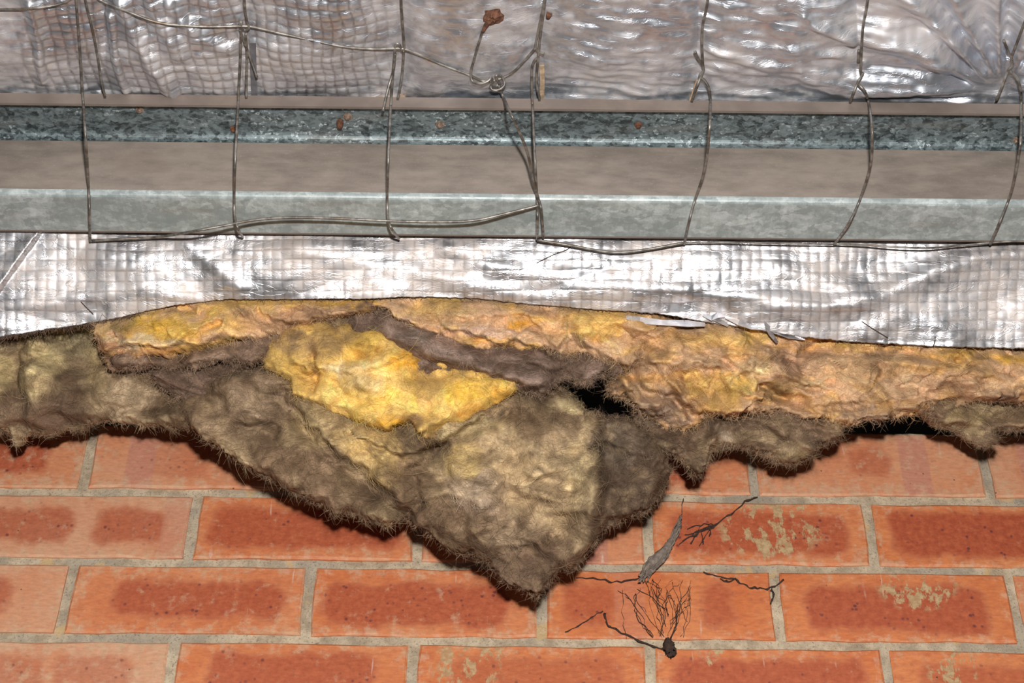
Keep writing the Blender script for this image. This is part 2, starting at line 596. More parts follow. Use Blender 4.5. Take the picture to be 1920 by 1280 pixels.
def make_brick(x0, x1, z0, z1, props):
    hx, hz = (x1 - x0) / 2, (z1 - z0) / 2
    per = []
    nx, nz = 7, 3
    for i in range(nx): per.append((-hx + 2 * hx * i / nx, -hz))
    for i in range(nz): per.append((hx, -hz + 2 * hz * i / nz))
    for i in range(nx): per.append((hx - 2 * hx * i / nx, hz))
    for i in range(nz): per.append((-hx, hz - 2 * hz * i / nz))
    n = len(per)
    j = lambda s: random.uniform(-s, s)
    out = [(px + j(.0011), pz + j(.0011)) for px, pz in per]
    v, f = [], []
    for (px, pz) in out: v.append((px, 0.05, pz))
    for (px, pz) in out: v.append((px, 0.0018 + j(.0004), pz))
    for (px, pz) in out:
        k = 0.0022 + j(.0008)
        v.append((px - math.copysign(min(k, abs(px)), px) * (abs(px) > hx - .004), 0.0 + j(.0001), pz - math.copysign(k, pz) * (abs(pz) > hz - .004)))
    for r in range(2):
        for i in range(n):
            a, b = r * n + i, r * n + (i + 1) % n
            f.append((a, a + n, b + n, b))
    f.append(tuple(2 * n + i for i in range(n))[::-1])
    f = [t[::-1] for t in f]
    me = bpy.data.meshes.new('brick')
    me.from_pydata(v, [], f)
    me.update()
    o = link('brick', me, M_BRICK)
    o.location = ((x0 + x1) / 2, WALL_Y - 0.0005 + random.uniform(-.0008, .0008), (z0 + z1) / 2)
    o.rotation_euler = (random.uniform(-.006, .006), 0, random.uniform(-.004, .004))
    o.parent = wall
    d = dict(seed=random.uniform(0, 40), kx=0.0, kz=random.uniform(-.004, .003), khx=hx * .74, khz=hz * .56, k2x=0.0, k2hx=0.0005, kiss=0.85,
             pale=0.10, eff=0.2, bx=0.0, band=0.0, sx=0.0, sz=0.02, sw=0.03, smear=0.0, hx=hx, hz=hz)
    d.update(props)
    for k, val in d.items(): o[k] = float(val)
    return o


special = {}
special[(0, 1)] = dict(kx=.05, khx=.03, khz=.022, kiss=.9, pale=.45, eff=.85, band=.0)
special[(0, 2)] = dict(kx=-.03, khx=.035, kiss=.35, pale=.6, eff=.65, bx=-.065, band=.8)
special[(0, 4)] = dict(kx=.02, khx=.05, kiss=.8, pale=.35, eff=.5)
special[(0, 5)] = dict(kx=.0, khx=.022, khz=.018, kiss=.6, pale=.55, eff=.75, bx=.05, band=.85)
special[(0, 6)] = dict(kiss=.1, pale=.7, eff=.6, bx=-.07, band=.9)
special[(1, 1)] = dict(kx=-.055, khx=.045, khz=.020, k2x=.05, k2hx=.036, kiss=.75, pale=.85, eff=.55, bx=.1, band=.5)
special[(1, 2)] = dict(khx=.10, khz=.024, kiss=.9, pale=.15, eff=.45)
special[(1, 3)] = dict(khx=.07, kiss=.5, pale=.45, eff=.25, bx=.062, band=.8)
special[(1, 4)] = dict(khx=.092, khz=.025, kiss=.9, pale=.1, eff=.5, sx=.012, sz=.004, sw=.062, smear=1)
special[(1, 5)] = dict(khx=.10, khz=.027, kiss=1, pale=.05, eff=.25)
special[(2, 1)] = dict(kx=.02, khx=.045, khz=.024, kiss=.75, pale=.75, eff=.6)
special[(2, 2)] = dict(kx=.012, khx=.086, khz=.020, kiss=.9, pale=.2, eff=.6)
special[(2, 3)] = dict(kx=-.01, khx=.095, khz=.024, kiss=.9, pale=.12, eff=.45)
special[(2, 4)] = dict(kx=-.072, khx=.026, khz=.024, k2x=.058, k2hx=.016, kiss=.7, pale=.05, eff=.1, bx=-.03, band=.3)
special[(2, 5)] = dict(khx=.092, khz=.026, kiss=.95, pale=.05, eff=.15, sx=.03, sz=.032, sw=.045, smear=1)
special[(3, 1)] = dict(kx=-.05, khx=.045, khz=.02, k2x=.045, k2hx=.035, kiss=.5, pale=.9, eff=.95)
special[(3, 2)] = dict(khx=.082, khz=.026, kiss=.85, pale=.1, eff=.45)
special[(3, 3)] = dict(kx=.005, khx=.085, khz=.025, kiss=.6, pale=.05, eff=.4, sx=-.06, sz=.022, sw=.04, smear=.9)
special[(3, 4)] = dict(kx=0, khx=.095, khz=.026, kiss=.9, pale=.05, eff=.3, sx=-.05, sz=.02, sw=.006, smear=1)
special[(3, 5)] = dict(khx=.085, khz=.022, kiss=.7, pale=.05, eff=.2, sx=-.05, sz=.028, sw=.025, smear=1)
for r, ps in enumerate(perp):
    zt, zb = bed[r] - JOINT / 2, bed[r + 1] + JOINT / 2
    if r == 0: zt = bed[0]
    ymid = (929 + 800) / 2 if r == 0 else [995, 1131, 1276, 1430, 1590][r - 1]
    xs = []
    for p in ps:
        # the pixel whose ray meets the wall at this row's mid height
        d = rays(p, ymid)
        xs.append(float(d[0] / d[1] * WALL_Y))
    for i in range(len(xs) - 1):
        x0, x1 = max(xs[i], xw0) + JOINT / 2, min(xs[i + 1], xw1) - JOINT / 2
        if x1 - x0 < .03: continue
        pr = special.get((r, i), dict(pale=random.uniform(0, .5), eff=random.uniform(.1, .6), kiss=random.uniform(.5, 1)))
        make_brick(x0, x1, zb, zt, pr)

# ------------------------------------------------------------------ steel purlin (Z section)
YW = 1.120
zt = float(at_y(960, 262, YW)[2]); zb = float(at_y(960, 372, YW)[2])
YE = float(at_z(960, 441, zb)[1])                        # far end of the bottom flange
YLIP = float(at_z(960, 188, zt)[1])                      # near end of the top flange
zlip = float(at_y(960, 204, YLIP)[2])
XP0, XP1 = -0.80, 0.80
TH = 0.0022
purlin = empty('steel_purlin', (0, YW, zb))
tag(purlin, 'galvanised steel Z-shaped purlin spanning the picture above the brick wall', 'purlin')


def arc(cy, cz, r, a0, a1, n=6):
    a = np.radians(np.linspace(a0, a1, n))
    return [(cy + r * math.cos(t), cz + r * math.sin(t)) for t in a]


RB = 0.0085
# top flange with the concave fillet down into the web (rolled bead)
under = [(YLIP, zt)] + [(YW - RB, zt)] + arc(YW - RB, zt - RB, RB, 80, 0, 8)
top = [(YW + TH, zt - RB)] + [(YW + TH, zt + TH), (YLIP, zt + TH)]
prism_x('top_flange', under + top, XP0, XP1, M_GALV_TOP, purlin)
prism_x('web', [(YW, zt - RB), (YW, zb + .006), (YW + TH, zb + .006), (YW + TH, zt - RB)], XP0, XP1, M_WEB, purlin)
bend = arc(YW + .006, zb + .006, .006, 180, 270, 6)
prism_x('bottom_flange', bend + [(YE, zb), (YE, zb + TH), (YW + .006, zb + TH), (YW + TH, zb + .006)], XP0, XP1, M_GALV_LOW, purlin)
M_LIP = plain('dusty_steel_lip', (130, 117, 108), 0.6, 0.2, 0.12, 40)
prism_x('lip', [(YLIP - .0005, zlip), (YLIP - .0005, zt + TH), (YLIP + TH, zt + TH), (YLIP + TH, zlip)], XP0, XP1, M_LIP, purlin)
prism_x('bottom_lip', [(YE, zb), (YE, zb + .012), (YE + TH, zb + .012), (YE + TH, zb)], XP0, XP1, M_LIP, purlin)


def screw(px, py, r, mat, drip=False):
    c = at_z(px, py, zt)
    import bmesh
    bm = bmesh.new()
    prof = [(r * 1.25, 0), (r * 1.25, -.0008), (r * .8, -.0012), (r * .72, -.0034), (r * .3, -.0042), (0.0004, -.0042)]
    rings = []
    for rr, dzz in prof:
        rings.append([bm.verts.new((c[0] + rr * math.cos(a), c[1] + rr * math.sin(a), c[2] + dzz)) for a in np.arange(8) * math.pi / 4])
    for a, b in zip(rings[:-1], rings[1:]):
        for i in range(8): bm.faces.new((a[i], a[(i + 1) % 8], b[(i + 1) % 8], b[i]))
    bm.faces.new(rings[-1])
    me = bpy.data.meshes.new('screw'); bm.to_mesh(me); bm.free()
    link('screw', me, mat, purlin)


for px, py, r, mt in ((262, 205, .0035, M_SCREW), (438, 241, .003, M_RUST), (652, 218, .0038, M_SCREW), (825, 233, .0038, M_SCREW), (1197, 234, .0032, M_RUST), (1905, 262, .003, M_SCREW)):
    screw(px, py, r, mt)
# a bolt end hanging rusty from the flange
b = at_z(638, 228, zt)
bolt = tube('rusty_bolt', [b, b + np.array([0, -.001, -.004]), b + np.array([.0005, -.001, -.0095])], [.0036, .0036, .0026], M_RUST, purlin, 8, 4)
bolt['label'] = 'rusty brown bolt end'

# ------------------------------------------------------------------ roof sheet above
ceil_prof = []
n = 60
vv = []
xs = np.linspace(-1.0, 1.0, 161)
ys = np.array([0.35, 1.1, 1.9])
zs = np.array([zt + .12, zt + .09, zt + .04])
ripple = 0.009 * np.cos(xs * 2 * math.pi / 0.076)
ceil_v = np.stack([np.broadcast_to(xs, (3, 161)), np.broadcast_to(ys[:, None], (3, 161)), zs[:, None] + ripple[None]], -1)
ceil_b = ceil_v + np.array([0, 0, .002])
k = 3 * 161
qq = grid_faces(3, 161)
ceiling = mesh_np('ceiling', np.vstack([ceil_v.reshape(-1, 3), ceil_b.reshape(-1, 3)]), np.vstack([qq[:, ::-1], qq + k]), None, M_ROOF)
tag(ceiling, 'corrugated roof sheet above the insulation', None, None, 'structure')
cav = mesh_np('cavity_blocker', np.array([[-1, 1.75, .6], [1, 1.75, .6], [1, 1.75, zt + .08], [-1, 1.75, zt + .08], [-1, 1.77, .6], [1, 1.77, .6], [1, 1.77, zt + .08], [-1, 1.77, zt + .08]]),  # added plane, closes the void behind the wall so it stays black
              np.array([[0, 1, 2, 3], [5, 4, 7, 6], [4, 0, 3, 7], [1, 5, 6, 2], [3, 2, 6, 7], [4, 5, 1, 0]]), None, M_ROOF)
tag(cav, 'unseen plane added behind the wall to keep the roof space dark', None, None, 'structure')


# ------------------------------------------------------------------ foil sheets
def ridge(x, y, pts, w, amp):
    d, _ = polyline_dist(x, y, pts)
    return amp * np.exp(-(d / w) ** 2)


def fold(x, y, pts, amp, Ld, edge=2.5, end=25.0):
    """raised sheet on the left of the line, with a cliff at the line"""
    d, s = polyline_dist(x, y, pts)
    sd = d * np.where(s == 0, 1, s)
    return amp * np.where(sd > -edge, smooth(-edge, edge, sd) * np.exp(-np.maximum(sd, 0) / Ld), 0)


def seams(u, v, c, w):
    d = np.minimum(np.abs(u / c - np.round(u / c)), np.abs(v / c - np.round(v / c)))
    return smooth(w, w * .3, d)


def quilt(u, v, c, amp, sharp=0.3, tilt=0.10):
    """scrim-reinforced foil: small pillows between the threads, each a little out of true"""
    iu, iv = np.floor(u / c).astype(np.int64), np.floor(v / c).astype(np.int64)
    fu, fv = u / c - iu, v / c - iv
    hsh = lambda k: (((iu * 73856093) ^ (iv * 19349663) ^ (k * 83492791)) & 0xffff) * 40503 % 65536 / 65536.0 - .5
    a = np.abs(np.sin(math.pi * fu)) ** sharp * np.abs(np.sin(math.pi * fv)) ** sharp
    return a * (amp + tilt * c * (hsh(1) * (fu - .5) + hsh(2) * (fv - .5)))


# upper sheet: lies above the near side of the purlin, horizontal, seen at a slant
roof_blanket = empty('roof_blanket', (0, YLIP, zt))
tag(roof_blanket, 'dull silver foil-faced roof blanket above the purlin, dusty and creased', 'insulation')
PX, PY = np.meshgrid(np.arange(XL, XR, 3.0), np.concatenate([np.arange(-330, -20, 10.0), np.arange(-20, 206, 2.6)]))
base = at_z(PX, PY, zt + 0.004)
U, V = base[..., 0], base[..., 1]
wu = U + .004 * fbm(U * 14, V * 14, 3, 5); wv = V + .004 * fbm(U * 14, V * 14, 3, 9)
left = smooth(800, 640, PX) * smooth(20, 70, PX)
h = quilt(wu, wv, .0100, .0018, .32, .28) * (.12 + .88 * left)
wires_x = [197, 464, 750, 1016, 1310, 1608, 1895]
sag = np.zeros_like(PX)
for a, bq in zip([-100] + wires_x, wires_x + [2200]):
    m = (PX >= a) & (PX < bq)
    t = (PX - a) / (bq - a)
    sag = np.where(m, np.sin(np.clip(t, 0, 1) * math.pi) ** .6, sag)
h += .012 * sag * smooth(205, 90, PY)
h += .0040 * fbm(U * 13, V * 10, 4, 21) + .0013 * fbm(U * 30, V * 70, 3, 22)
for pts, w, amp in (([(225, 0), (255, 60), (300, 130), (330, 185)], 14, .004), ([(270, -40), (300, 30), (340, 90)], 16, .0045), ([(60, 0), (75, 60), (80, 150)], 10, .003),
                    ([(320, 0), (370, 60), (430, 90)], 12, .003), ([(205, 30), (215, 100), (235, 170)], 9, .003)):
    h += ridge(PX, PY, pts, w, amp * 1.8)
# creases that fan out from the tie at the right
ang = np.arctan2(185 - PY, PX - 1880.0)
rad = np.hypot(185 - PY, PX - 1880.0)
fan = np.sin(ang * 17 + 2.2 * perlin(ang * 2.2, rad * .004, 31)) * smooth(30, 110, rad) * smooth(430, 230, rad)
h += .0078 * fan * (PX > 1500)
h += .0022 * perlin(U * 26 + V * 30, V * 120 - U * 20, 33) * smooth(1000, 1100, PX)
for pts, w, amp in (([(1505, 20), (1540, 45), (1600, 75)], 10, .003), ([(1480, 85), (1560, 105), (1620, 125)], 11, .0026), ([(1330, 90), (1420, 120), (1500, 130)], 9, .0018)):
    h += ridge(PX, PY, pts, w, amp * 2.0)
hm = smooth(206, 180, PY)
h = h * (.35 + .65 * hm)
P = base.copy(); P[..., 2] -= h - .006
uo = mesh_np('foil_facing', P.reshape(-1, 3), grid_faces(*PX.shape, flip=True), None, M_FOIL_UP, roof_blanket, uv=np.stack([U, V, seams(wu, wv, .0100, .15) * (.1 + 1.2 * left)], -1).reshape(-1, 3))
s = uo.modifiers.new('thickness', 'SOLIDIFY'); s.thickness = .0006; s.offset = -1
roofH = (PX[0], PY[:, 0], P[..., 2])


def roof_z(px, py):
    i = np.clip(np.searchsorted(roofH[0], px), 0, len(roofH[0]) - 1); j = np.clip(np.searchsorted(roofH[1], py), 0, len(roofH[1]) - 1)
    return roofH[2][j, i]


# the wool that lies on top of the upper foil
gx, gy_ = np.meshgrid(np.linspace(-.8, .8, 60), np.linspace(.80, YW + .04, 16))
tz = zt + .058 + .006 * fbm(gx * 9, gy_ * 9, 3, 44)
bz = np.full_like(tz, zt + .026)
vv = np.vstack([np.stack([gx, gy_, tz], -1).reshape(-1, 3), np.stack([gx, gy_, bz], -1).reshape(-1, 3)])
kk = 60 * 16
qf = grid_faces(16, 60)
loop = np.concatenate([np.arange(60), np.arange(1, 16) * 60 + 59, (15 * 60 + np.arange(58, -1, -1)), np.arange(14, 0, -1) * 60])
side = np.stack([loop, loop + kk, np.roll(loop, -1) + kk, np.roll(loop, -1)], -1)
mesh_np('wool_layer', vv, np.vstack([qf, qf[:, ::-1] + kk, side]), None, M_WOOL, roof_blanket, col=np.tile(lin((190, 165, 110)), (2 * kk, 1)))

# lower sheet: faces the camera between the purlin and the torn edge
blanket = empty('insulation_blanket', (0, 1.25, float(at_y(960, 700, 1.25)[2])))
tag(blanket, 'torn sagging glass wool blanket with bright silver foil facing below the purlin', 'insulation')
edge_pts = np.array([(-380, 668), (-200, 655), (-60, 640), (0, 632), (60, 622), (140, 610), (200, 600), (270, 584), (330, 572), (420, 561), (520, 561), (600, 560), (690, 560), (760, 556), (830, 557), (900, 560),
                     (1000, 571), (1060, 575), (1120, 581), (1180, 584), (1250, 590), (1330, 605), (1390, 613), (1440, 621), (1500, 631), (1600, 641), (1750, 649), (1920, 653), (2100, 655), (2300, 658)], float)
cols = np.arange(XL, XR, 3.0)
edge_y = np.interp(cols, edge_pts[:, 0], edge_pts[:, 1]) + 1.6 * perlin(cols / 17, cols * 0, 3) + 1.2 * perlin(cols / 6, cols * 0, 4)
nrow = 92
S = np.linspace(0, 1, nrow)[:, None]
TOPY = 432.0
PX = np.broadcast_to(cols, (nrow, len(cols)))
PY = TOPY + (edge_y[None] - TOPY) * S


def foil_Y(py, px=0): return 1.189 + .054 * (py - 440) / 160.0


base = at_y(PX, PY, foil_Y(PY))
U = base[..., 0]; V = S * (edge_y[None] - TOPY) / 1.93e3
wu = U + .0022 * fbm(U * 12, V * 14, 3, 55); wv = V + .0022 * fbm(U * 9, V * 14, 3, 59)
qa = .55 + .45 * smooth(-.15, .25, fbm(U * 7, V * 10, 2, 61))
h = quilt(wu, wv, .0098, .00100, .30, .12) * qa
h += .0065 * fbm(U * 6.5, V * 9, 2, 63) + .0060 * np.abs(perlin(U * 8 + V * 6, V * 13 - U * 3, 64)) + .0008 * np.abs(perlin(U * 19 - V * 14, V * 22 + U * 8, 65)) + .0005 * fbm(U * 10 + 5, V * 45, 2, 66)
h += .006 * np.sin(np.clip(S, 0, 1) * math.pi)                 # slight belly
for pts, w, amp in (([(350, 455), (395, 490), (450, 540)], 12, .004), ([(150, 560), (260, 545), (360, 560)], 12, .003), ([(0, 600), (120, 560), (200, 545)], 14, .004),
                    ([(560, 470), (760, 500), (900, 540), (1050, 560)], 12, .004), ([(840, 470), (1000, 520), (1150, 540), (1280, 545)], 12, .0045),
                    ([(1290, 545), (1420, 560), (1520, 575), (1640, 560), (1740, 510), (1830, 482), (1960, 468)], 14, .007),
                    ([(1460, 500), (1560, 530), (1620, 555)], 12, .004), ([(1620, 620), (1680, 595), (1740, 605), (1790, 630)], 16, .005),
                    ([(1400, 590), (1500, 570), (1600, 575)], 11, .003), ([(450, 470), (600, 462), (760, 470), (900, 462)], 9, .003), ([(700, 590), (900, 530), (1100, 520)], 16, -.002)):
    h += ridge(PX, PY, pts, w * 1.5, amp * .75)
# tucked-over flap at the left with a sharp edge
h += fold(PX, PY, [(72, 446), (48, 480), (20, 522), (-10, 565), (-60, 640)][::-1], .009, 120)
h += .0025 * (rngc := perlin(U * 60, V * 90, 71)) * .25
nrm = np.array([0, -.74, -.67])
P = base + nrm * h[..., None]
FOIL = (cols, edge_y, P)
fo2 = mesh_np('foil_facing', P.reshape(-1, 3), grid_faces(nrow, len(cols), flip=True), None, M_FOIL_LOW, blanket, uv=np.stack([U, V + 0 * U, seams(wu, wv, .0098, .14)], -1).reshape(-1, 3))
fo2['label'] = 'bright silver reinforced foil with quilted grid'
s = fo2.modifiers.new('thickness', 'SOLIDIFY'); s.thickness = .0007; s.offset = -1

# ------------------------------------------------------------------ glass wool
BROWN, DARK, CREAM, YEL, DEEP, PEACH, ORANGE, OLIVE, PINK = (130, 110, 84), (88, 68, 50), (205, 190, 152), (238, 204, 118), (232, 178, 58), (216, 176, 138), (224, 166, 84), (176, 160, 112), (206, 174, 152)
NV = np.array([0, -.76, -.65])
fib_jobs = []


def pad(name, outline, Y0, slope, front, back, base_col, alt_col, blobs=(), feats=(), w=40, seed=1, step=3.0, rough=1.0, wob=7.0, label=None, fib=(0.5, 1.0), py0=700, xslope=0.0, px0=960, mixs=(0.0, .5), flen=1.0, streak=(1.0, 1.0), terr=.0018, sat=None, smk=.60, fa=2.2, fe=7.0, gainc=1.0, lobes=None, tucked=False):
    """one torn layer of wool: outline in frame pixels, standing at distance Y0 (+slope per 100 px of height)"""
    sat = (1.0 if base_col in (YEL, PEACH) else .86) if sat is None else sat
    o = np.asarray(outline, float)
    x0, y0 = o.min(0) - 12; x1, y1 = o.max(0) + 12
    X, Y = np.meshgrid(np.arange(x0, x1, step), np.arange(y0, y1, step))
    rag = lambda a, b: wob * (.8 * fbm(a / 30, b / 30, 3, seed + 3) + .6 * perlin(a / 9, b / 9, seed + 5) + .5 * perlin(a / 4.5, b / 7, seed + 6))
    poly = [tuple(p) for p in o]
    f = lambda a, b: poly_sdf(a, b, poly) + rag(a, b)
    D = f(X, Y)
    inside = D > 0
    keep = inside.copy()
    keep[1:] |= inside[:-1]; keep[:-1] |= inside[1:]; keep[:, 1:] |= inside[:, :-1]; keep[:, :-1] |= inside[:, 1:]
    cell = keep[:-1, :-1] & keep[1:, :-1] & keep[:-1, 1:] & keep[1:, 1:]
    cell &= (inside[:-1, :-1].astype(int) + inside[1:, :-1] + inside[:-1, 1:] + inside[1:, 1:]) >= 2
    nR, nC = X.shape
    idx = np.arange(nR * nC).reshape(nR, nC)
    quads = np.stack([idx[:-1, :-1], idx[:-1, 1:], idx[1:, 1:], idx[1:, :-1]], -1)[cell]
    used = np.unique(quads)
    remap = -np.ones(nR * nC, np.int64); remap[used] = np.arange(len(used))
    quads = remap[quads]
    x, y, d = X.ravel()[used], Y.ravel()[used], D.ravel()[used]
    ed = np.concatenate([quads[:, [0, 1]], quads[:, [1, 2]], quads[:, [2, 3]], quads[:, [3, 0]]])
    key = np.sort(ed, 1); code = key[:, 0] * (len(used) + 1) + key[:, 1]
    uq, inv, cnt = np.unique(code, return_inverse=True, return_counts=True)
    be = ed[cnt[inv] == 1]
    bnd = np.zeros(len(used), bool); bnd[be.ravel()] = True
    # pull the border onto the outline
    for _ in range(2):
        e = 1.0
        gx_ = (f(x[bnd] + e, y[bnd]) - f(x[bnd] - e, y[bnd])) / 2; gy2 = (f(x[bnd], y[bnd] + e) - f(x[bnd], y[bnd] - e)) / 2
        g2 = gx_ ** 2 + gy2 ** 2 + .05
        dd = f(x[bnd], y[bnd])
        mv = np.clip(dd / g2, -4, 4)
        x[bnd] -= mv * gx_; y[bnd] -= mv * gy2
    d = np.maximum(f(x, y), 0); d[bnd] = 0
    t = np.clip(d / w, 0, 1)
    prof = np.sqrt(np.clip(1 - (1 - t) ** 2, 0, 1))
    h = front * (.20 + .80 * prof) * (d > 0)
    # soft lumps, torn strata
    wx = x + 22 * fbm(x / 60, y / 60, 2, seed + 11); wy = y + 22 * fbm(x / 60, y / 60, 2, seed + 13)
    rgh = rough * np.clip(d / 10, 0, 1)
    ph = wy / 34 * streak[1] ** .5 + 1.3 * fbm(wx / 110, wy / 70, 3, seed + 17) + x / 400
    fr_ = ph - np.floor(ph)
    saw = fr_ ** 1.6 * smooth(1.0, .88, fr_) * np.clip(.5 + 1.2 * fbm(x / 90, y / 40, 2, seed + 18), 0, 1.2)
    h += rgh * (.0250 * fbm(wx / 120, wy / 85, 2, seed + 19, .42) + .0035 * perlin(wx / 34, wy / 26, seed + 20) + terr * saw + .0004 * fbm(x / 9, y / 7, 2, seed + 29))
    lob = np.zeros(len(x)); lcol = np.zeros(len(x)); lwin = np.zeros(len(x))
    if lobes:
        nl, lrx, lry, lamp, lang = lobes
        lr = np.random.default_rng(seed + 300)
        inner = np.where((d > 8) & (x > -300) & (x < 2220))[0]
        for ci in lr.choice(inner, nl):
            cx, cy = x[ci], y[ci]
            sc = lr.uniform(.55, 1.35); th = lang + lr.normal(0, .35); am = lamp * sc * lr.uniform(.6, 1.2); tone = lr.normal(0, 1)
            near = np.where((np.abs(x - cx) < 2 * lrx) & (np.abs(y - cy) < 2 * lrx))[0]
            ex_ = x[near] - cx + 6 * perlin(x[near] / 18, y[near] / 18, seed + 301); ey_ = y[near] - cy + 6 * perlin(x[near] / 18, y[near] / 18, seed + 302)
            u_ = (ex_ * math.cos(th) + ey_ * math.sin(th)) / (lrx * sc); v_ = (-ex_ * math.sin(th) + ey_ * math.cos(th)) / (lry * sc)
            # steeper on the lower side, like a torn leaf of wool hanging over the next
            e_ = u_ ** 2 + np.where(v_ > 0, v_ * 1.5, v_ * .75) ** 2
            b_ = am * np.clip(1 - e_, 0, 1) ** (.5 if tucked else .85)
            up = b_ > lob[near]
            lob[near] = np.where(up, b_, lob[near]); lcol[near] = np.where(up, tone, lcol[near]); lwin[near] = np.where(up, np.clip(1 - e_, 0, 1), lwin[near])
        h += lob * np.clip(d / 10, 0, 1)
    for ft in feats:
        kind, pts = ft[0], ft[1]
        jx = x + 5 * perlin(x / 20, y / 20, seed + 37); jy = y + 5 * perlin(x / 20, y / 20, seed + 41)
        if kind == 'fold': h += fold(jx, jy, pts[::-1], fa * ft[2], ft[3], fe) * np.clip(d / 6, 0, 1)
        elif kind == 'ridge': h += ridge(jx, jy, pts, ft[3], 2.2 * ft[2]) * np.clip(d / 12, 0, 1)
        elif kind == 'bump':
            (cx, cy, rx, ry) = pts
            h += ft[2] * np.exp(-(((jx - cx) / rx) ** 2 + ((jy - cy) / ry) ** 2)) * np.clip(d / 12, 0, 1)
    Yb = Y0 + slope * (y - py0) / 100 + xslope * (x - px0) / 100
    basep = at_y(x, y, Yb)
    Pf = basep + NV * h[:, None]
    if tucked:      # the foil lies over the top of this layer
        ey2 = np.interp(x, edge_pts[:, 0], edge_pts[:, 1])
        lim = (Yb - foil_Y(np.minimum(y, ey2)) - .007) / .76 + np.maximum(y - ey2, 0) * .0005
        h = np.minimum(h, lim)
    h = np.where(bnd, 0, np.maximum(h, .001))
    Pf = basep + NV * h[:, None]
    hb = back * prof + .002 * rgh
    Pb = basep - NV * hb[:, None]
    # colours of the wool itself: clean, aged and dirty areas
    cn = fbm(wx / 80 * streak[0], wy / 55 * streak[1], 4, seed + 43)
    c = lin(base_col)[None] * (1 - smooth(*mixs, cn))[:, None] + lin(alt_col)[None] * smooth(*mixs, cn)[:, None]
    for (cx, cy, rx, ry, colr, st) in blobs:
        e = ((x + 16 * fbm(x / 45, y / 45, 3, seed + 47) - cx) / rx) ** 2 + ((y + 14 * fbm(x / 45, y / 45, 3, seed + 53) - cy) / ry) ** 2
        a = (np.clip(st * smooth(1.35, .25, e) * (.85 + .5 * fbm(x / 25, y / 18, 3, seed + 59)), 0, 1))[:, None]
        c = c * (1 - a) + lin(colr)[None] * a
    # matted fibres: long streaks of dirty and cleaner wool that swirl with the lumps
    su = x + 55 * fbm(x / 110, y / 90, 2, seed + 81); sv = y + 48 * fbm(x / 90, y / 110, 2, seed + 83)
    sk = perlin(su / 46, sv / 9, seed + 85) + .7 * perlin(su / 26, sv / 5, seed + 87) + .6 * perlin(su / 9, sv / 30, seed + 89)
    sg = .55 + .6 * fbm(x / 70, y / 60, 2, seed + 91)
    ad = (np.clip(sk * sg, 0, 1) * smk)[:, None]; al = (np.clip(-sk * sg, 0, 1) * smk * .8)[:, None]
    c = c * (1 - ad) + lin(DARK)[None] * .85 * ad
    c = c * (1 - al) + np.minimum(c * 1.75 + .02, .9) * al
    if lobes:
        c = c * (1 + .16 * np.clip(lcol, -1.5, 1.5) * np.sqrt(lwin))[:, None]
    pt = smooth(.05, .55, fbm(su / 75, sv / 42, 3, seed + 93)) * smk * .75
    c = c * (1 - pt[:, None]) + lin(DARK)[None] * pt[:, None]
    c = c * gainc
    rim_dark = smooth(14, 0, d) * .25  # darker towards the rim of the layer
    c = c * (1 - rim_dark[:, None]) + lin(DARK)[None] * rim_dark[:, None]
    c *= (1 + .14 * fbm(wx / 14, wy / 9, 3, seed + 61))[:, None]
    lum = c @ np.array([.3, .59, .11])
    if base_col == YEL: c = c * np.array([1.0, .92, .98])
    if sat < 1: c = (c * sat + lum[:, None] * (1 - sat)) * np.array([1.06, .985, .94])
    c = np.clip(c, .02, .9)
    nv = len(used)
    bmap = np.arange(nv) + nv
    bmap[bnd] = np.arange(nv)[bnd]
    Vt = np.vstack([Pf, Pb])
    bq = bmap[quads][:, ::-1]
    ob = mesh_np(name, Vt, np.vstack([quads[:, ::-1], bq[:, ::-1]])[:, ::-1] if False else np.vstack([quads, bq]), None, M_WOOL, blanket, col=np.vstack([c, c]))
    if label: ob['label'] = label
    # normals of the front for the loose fibres
    me = ob.data
    nm = np.zeros(len(me.vertices) * 3, np.float32); me.vertex_normals.foreach_get('vector', nm)
    nm = nm.reshape(-1, 3)[:nv]
    flip = np.sign(np.einsum('ij,ij->i', nm, -Pf / np.linalg.norm(Pf, axis=1, keepdims=True))); flip[flip == 0] = 1
    nm = nm * np.where(bnd, 1, flip)[:, None]
    fib_jobs.append((ob, Pf, nm, bnd, c, x, y, d, fib, seed, flen))
    return ob


foil_top = [(p[0], p[1] - 26) for p in edge_pts]
# left part of the blanket, seen in its thickness, fluffy and brown
pad('fluffy_wool', [(-380, 630), (-200, 615), (0, 596), (120, 580), (220, 560), (330, 548), (520, 560), (640, 640), (640, 780), (520, 850), (430, 826), (385, 808), (342, 801), (321, 806), (299, 799), (261, 794), (220, 789), (180, 797), (150, 803), (112, 815),
                  (60, 812), (52, 822), (41, 832), (32, 812), (0, 810), (-100, 806), (-220, 816), (-380, 808)], 1.352, .012, .040, .028, BROWN, (170, 152, 118),
    blobs=[(105, 665, 45, 85, (212, 194, 138), .75), (20, 690, 40, 60, (204, 186, 128), .65), (180, 640, 70, 40, (160, 152, 116), .7), (262, 742, 62, 34, (190, 172, 140), .7), (60, 770, 160, 36, (120, 98, 80), .8), (205, 690, 30, 70, (196, 176, 122), .5),
           (160, 740, 60, 40, (112, 92, 74), .7), (70, 650, 16, 80, (120, 100, 78), .6)],
    feats=[('ridge', [(100, 620), (105, 700), (90, 780)], .006, 22), ('ridge', [(30, 640), (20, 720), (30, 790)], .006, 20), ('ridge', [(60, 640), (62, 740)], -.006, 10), ('fold', [(215, 765), (300, 766), (380, 770)], .006, 40), ('ridge', [(170, 620), (180, 720)], -.004, 18)],
    w=30, seed=101, label='dusty brown fluffy wool', fib=(.9, 1.5), lobes=(60, 50, 60, .012, .1))
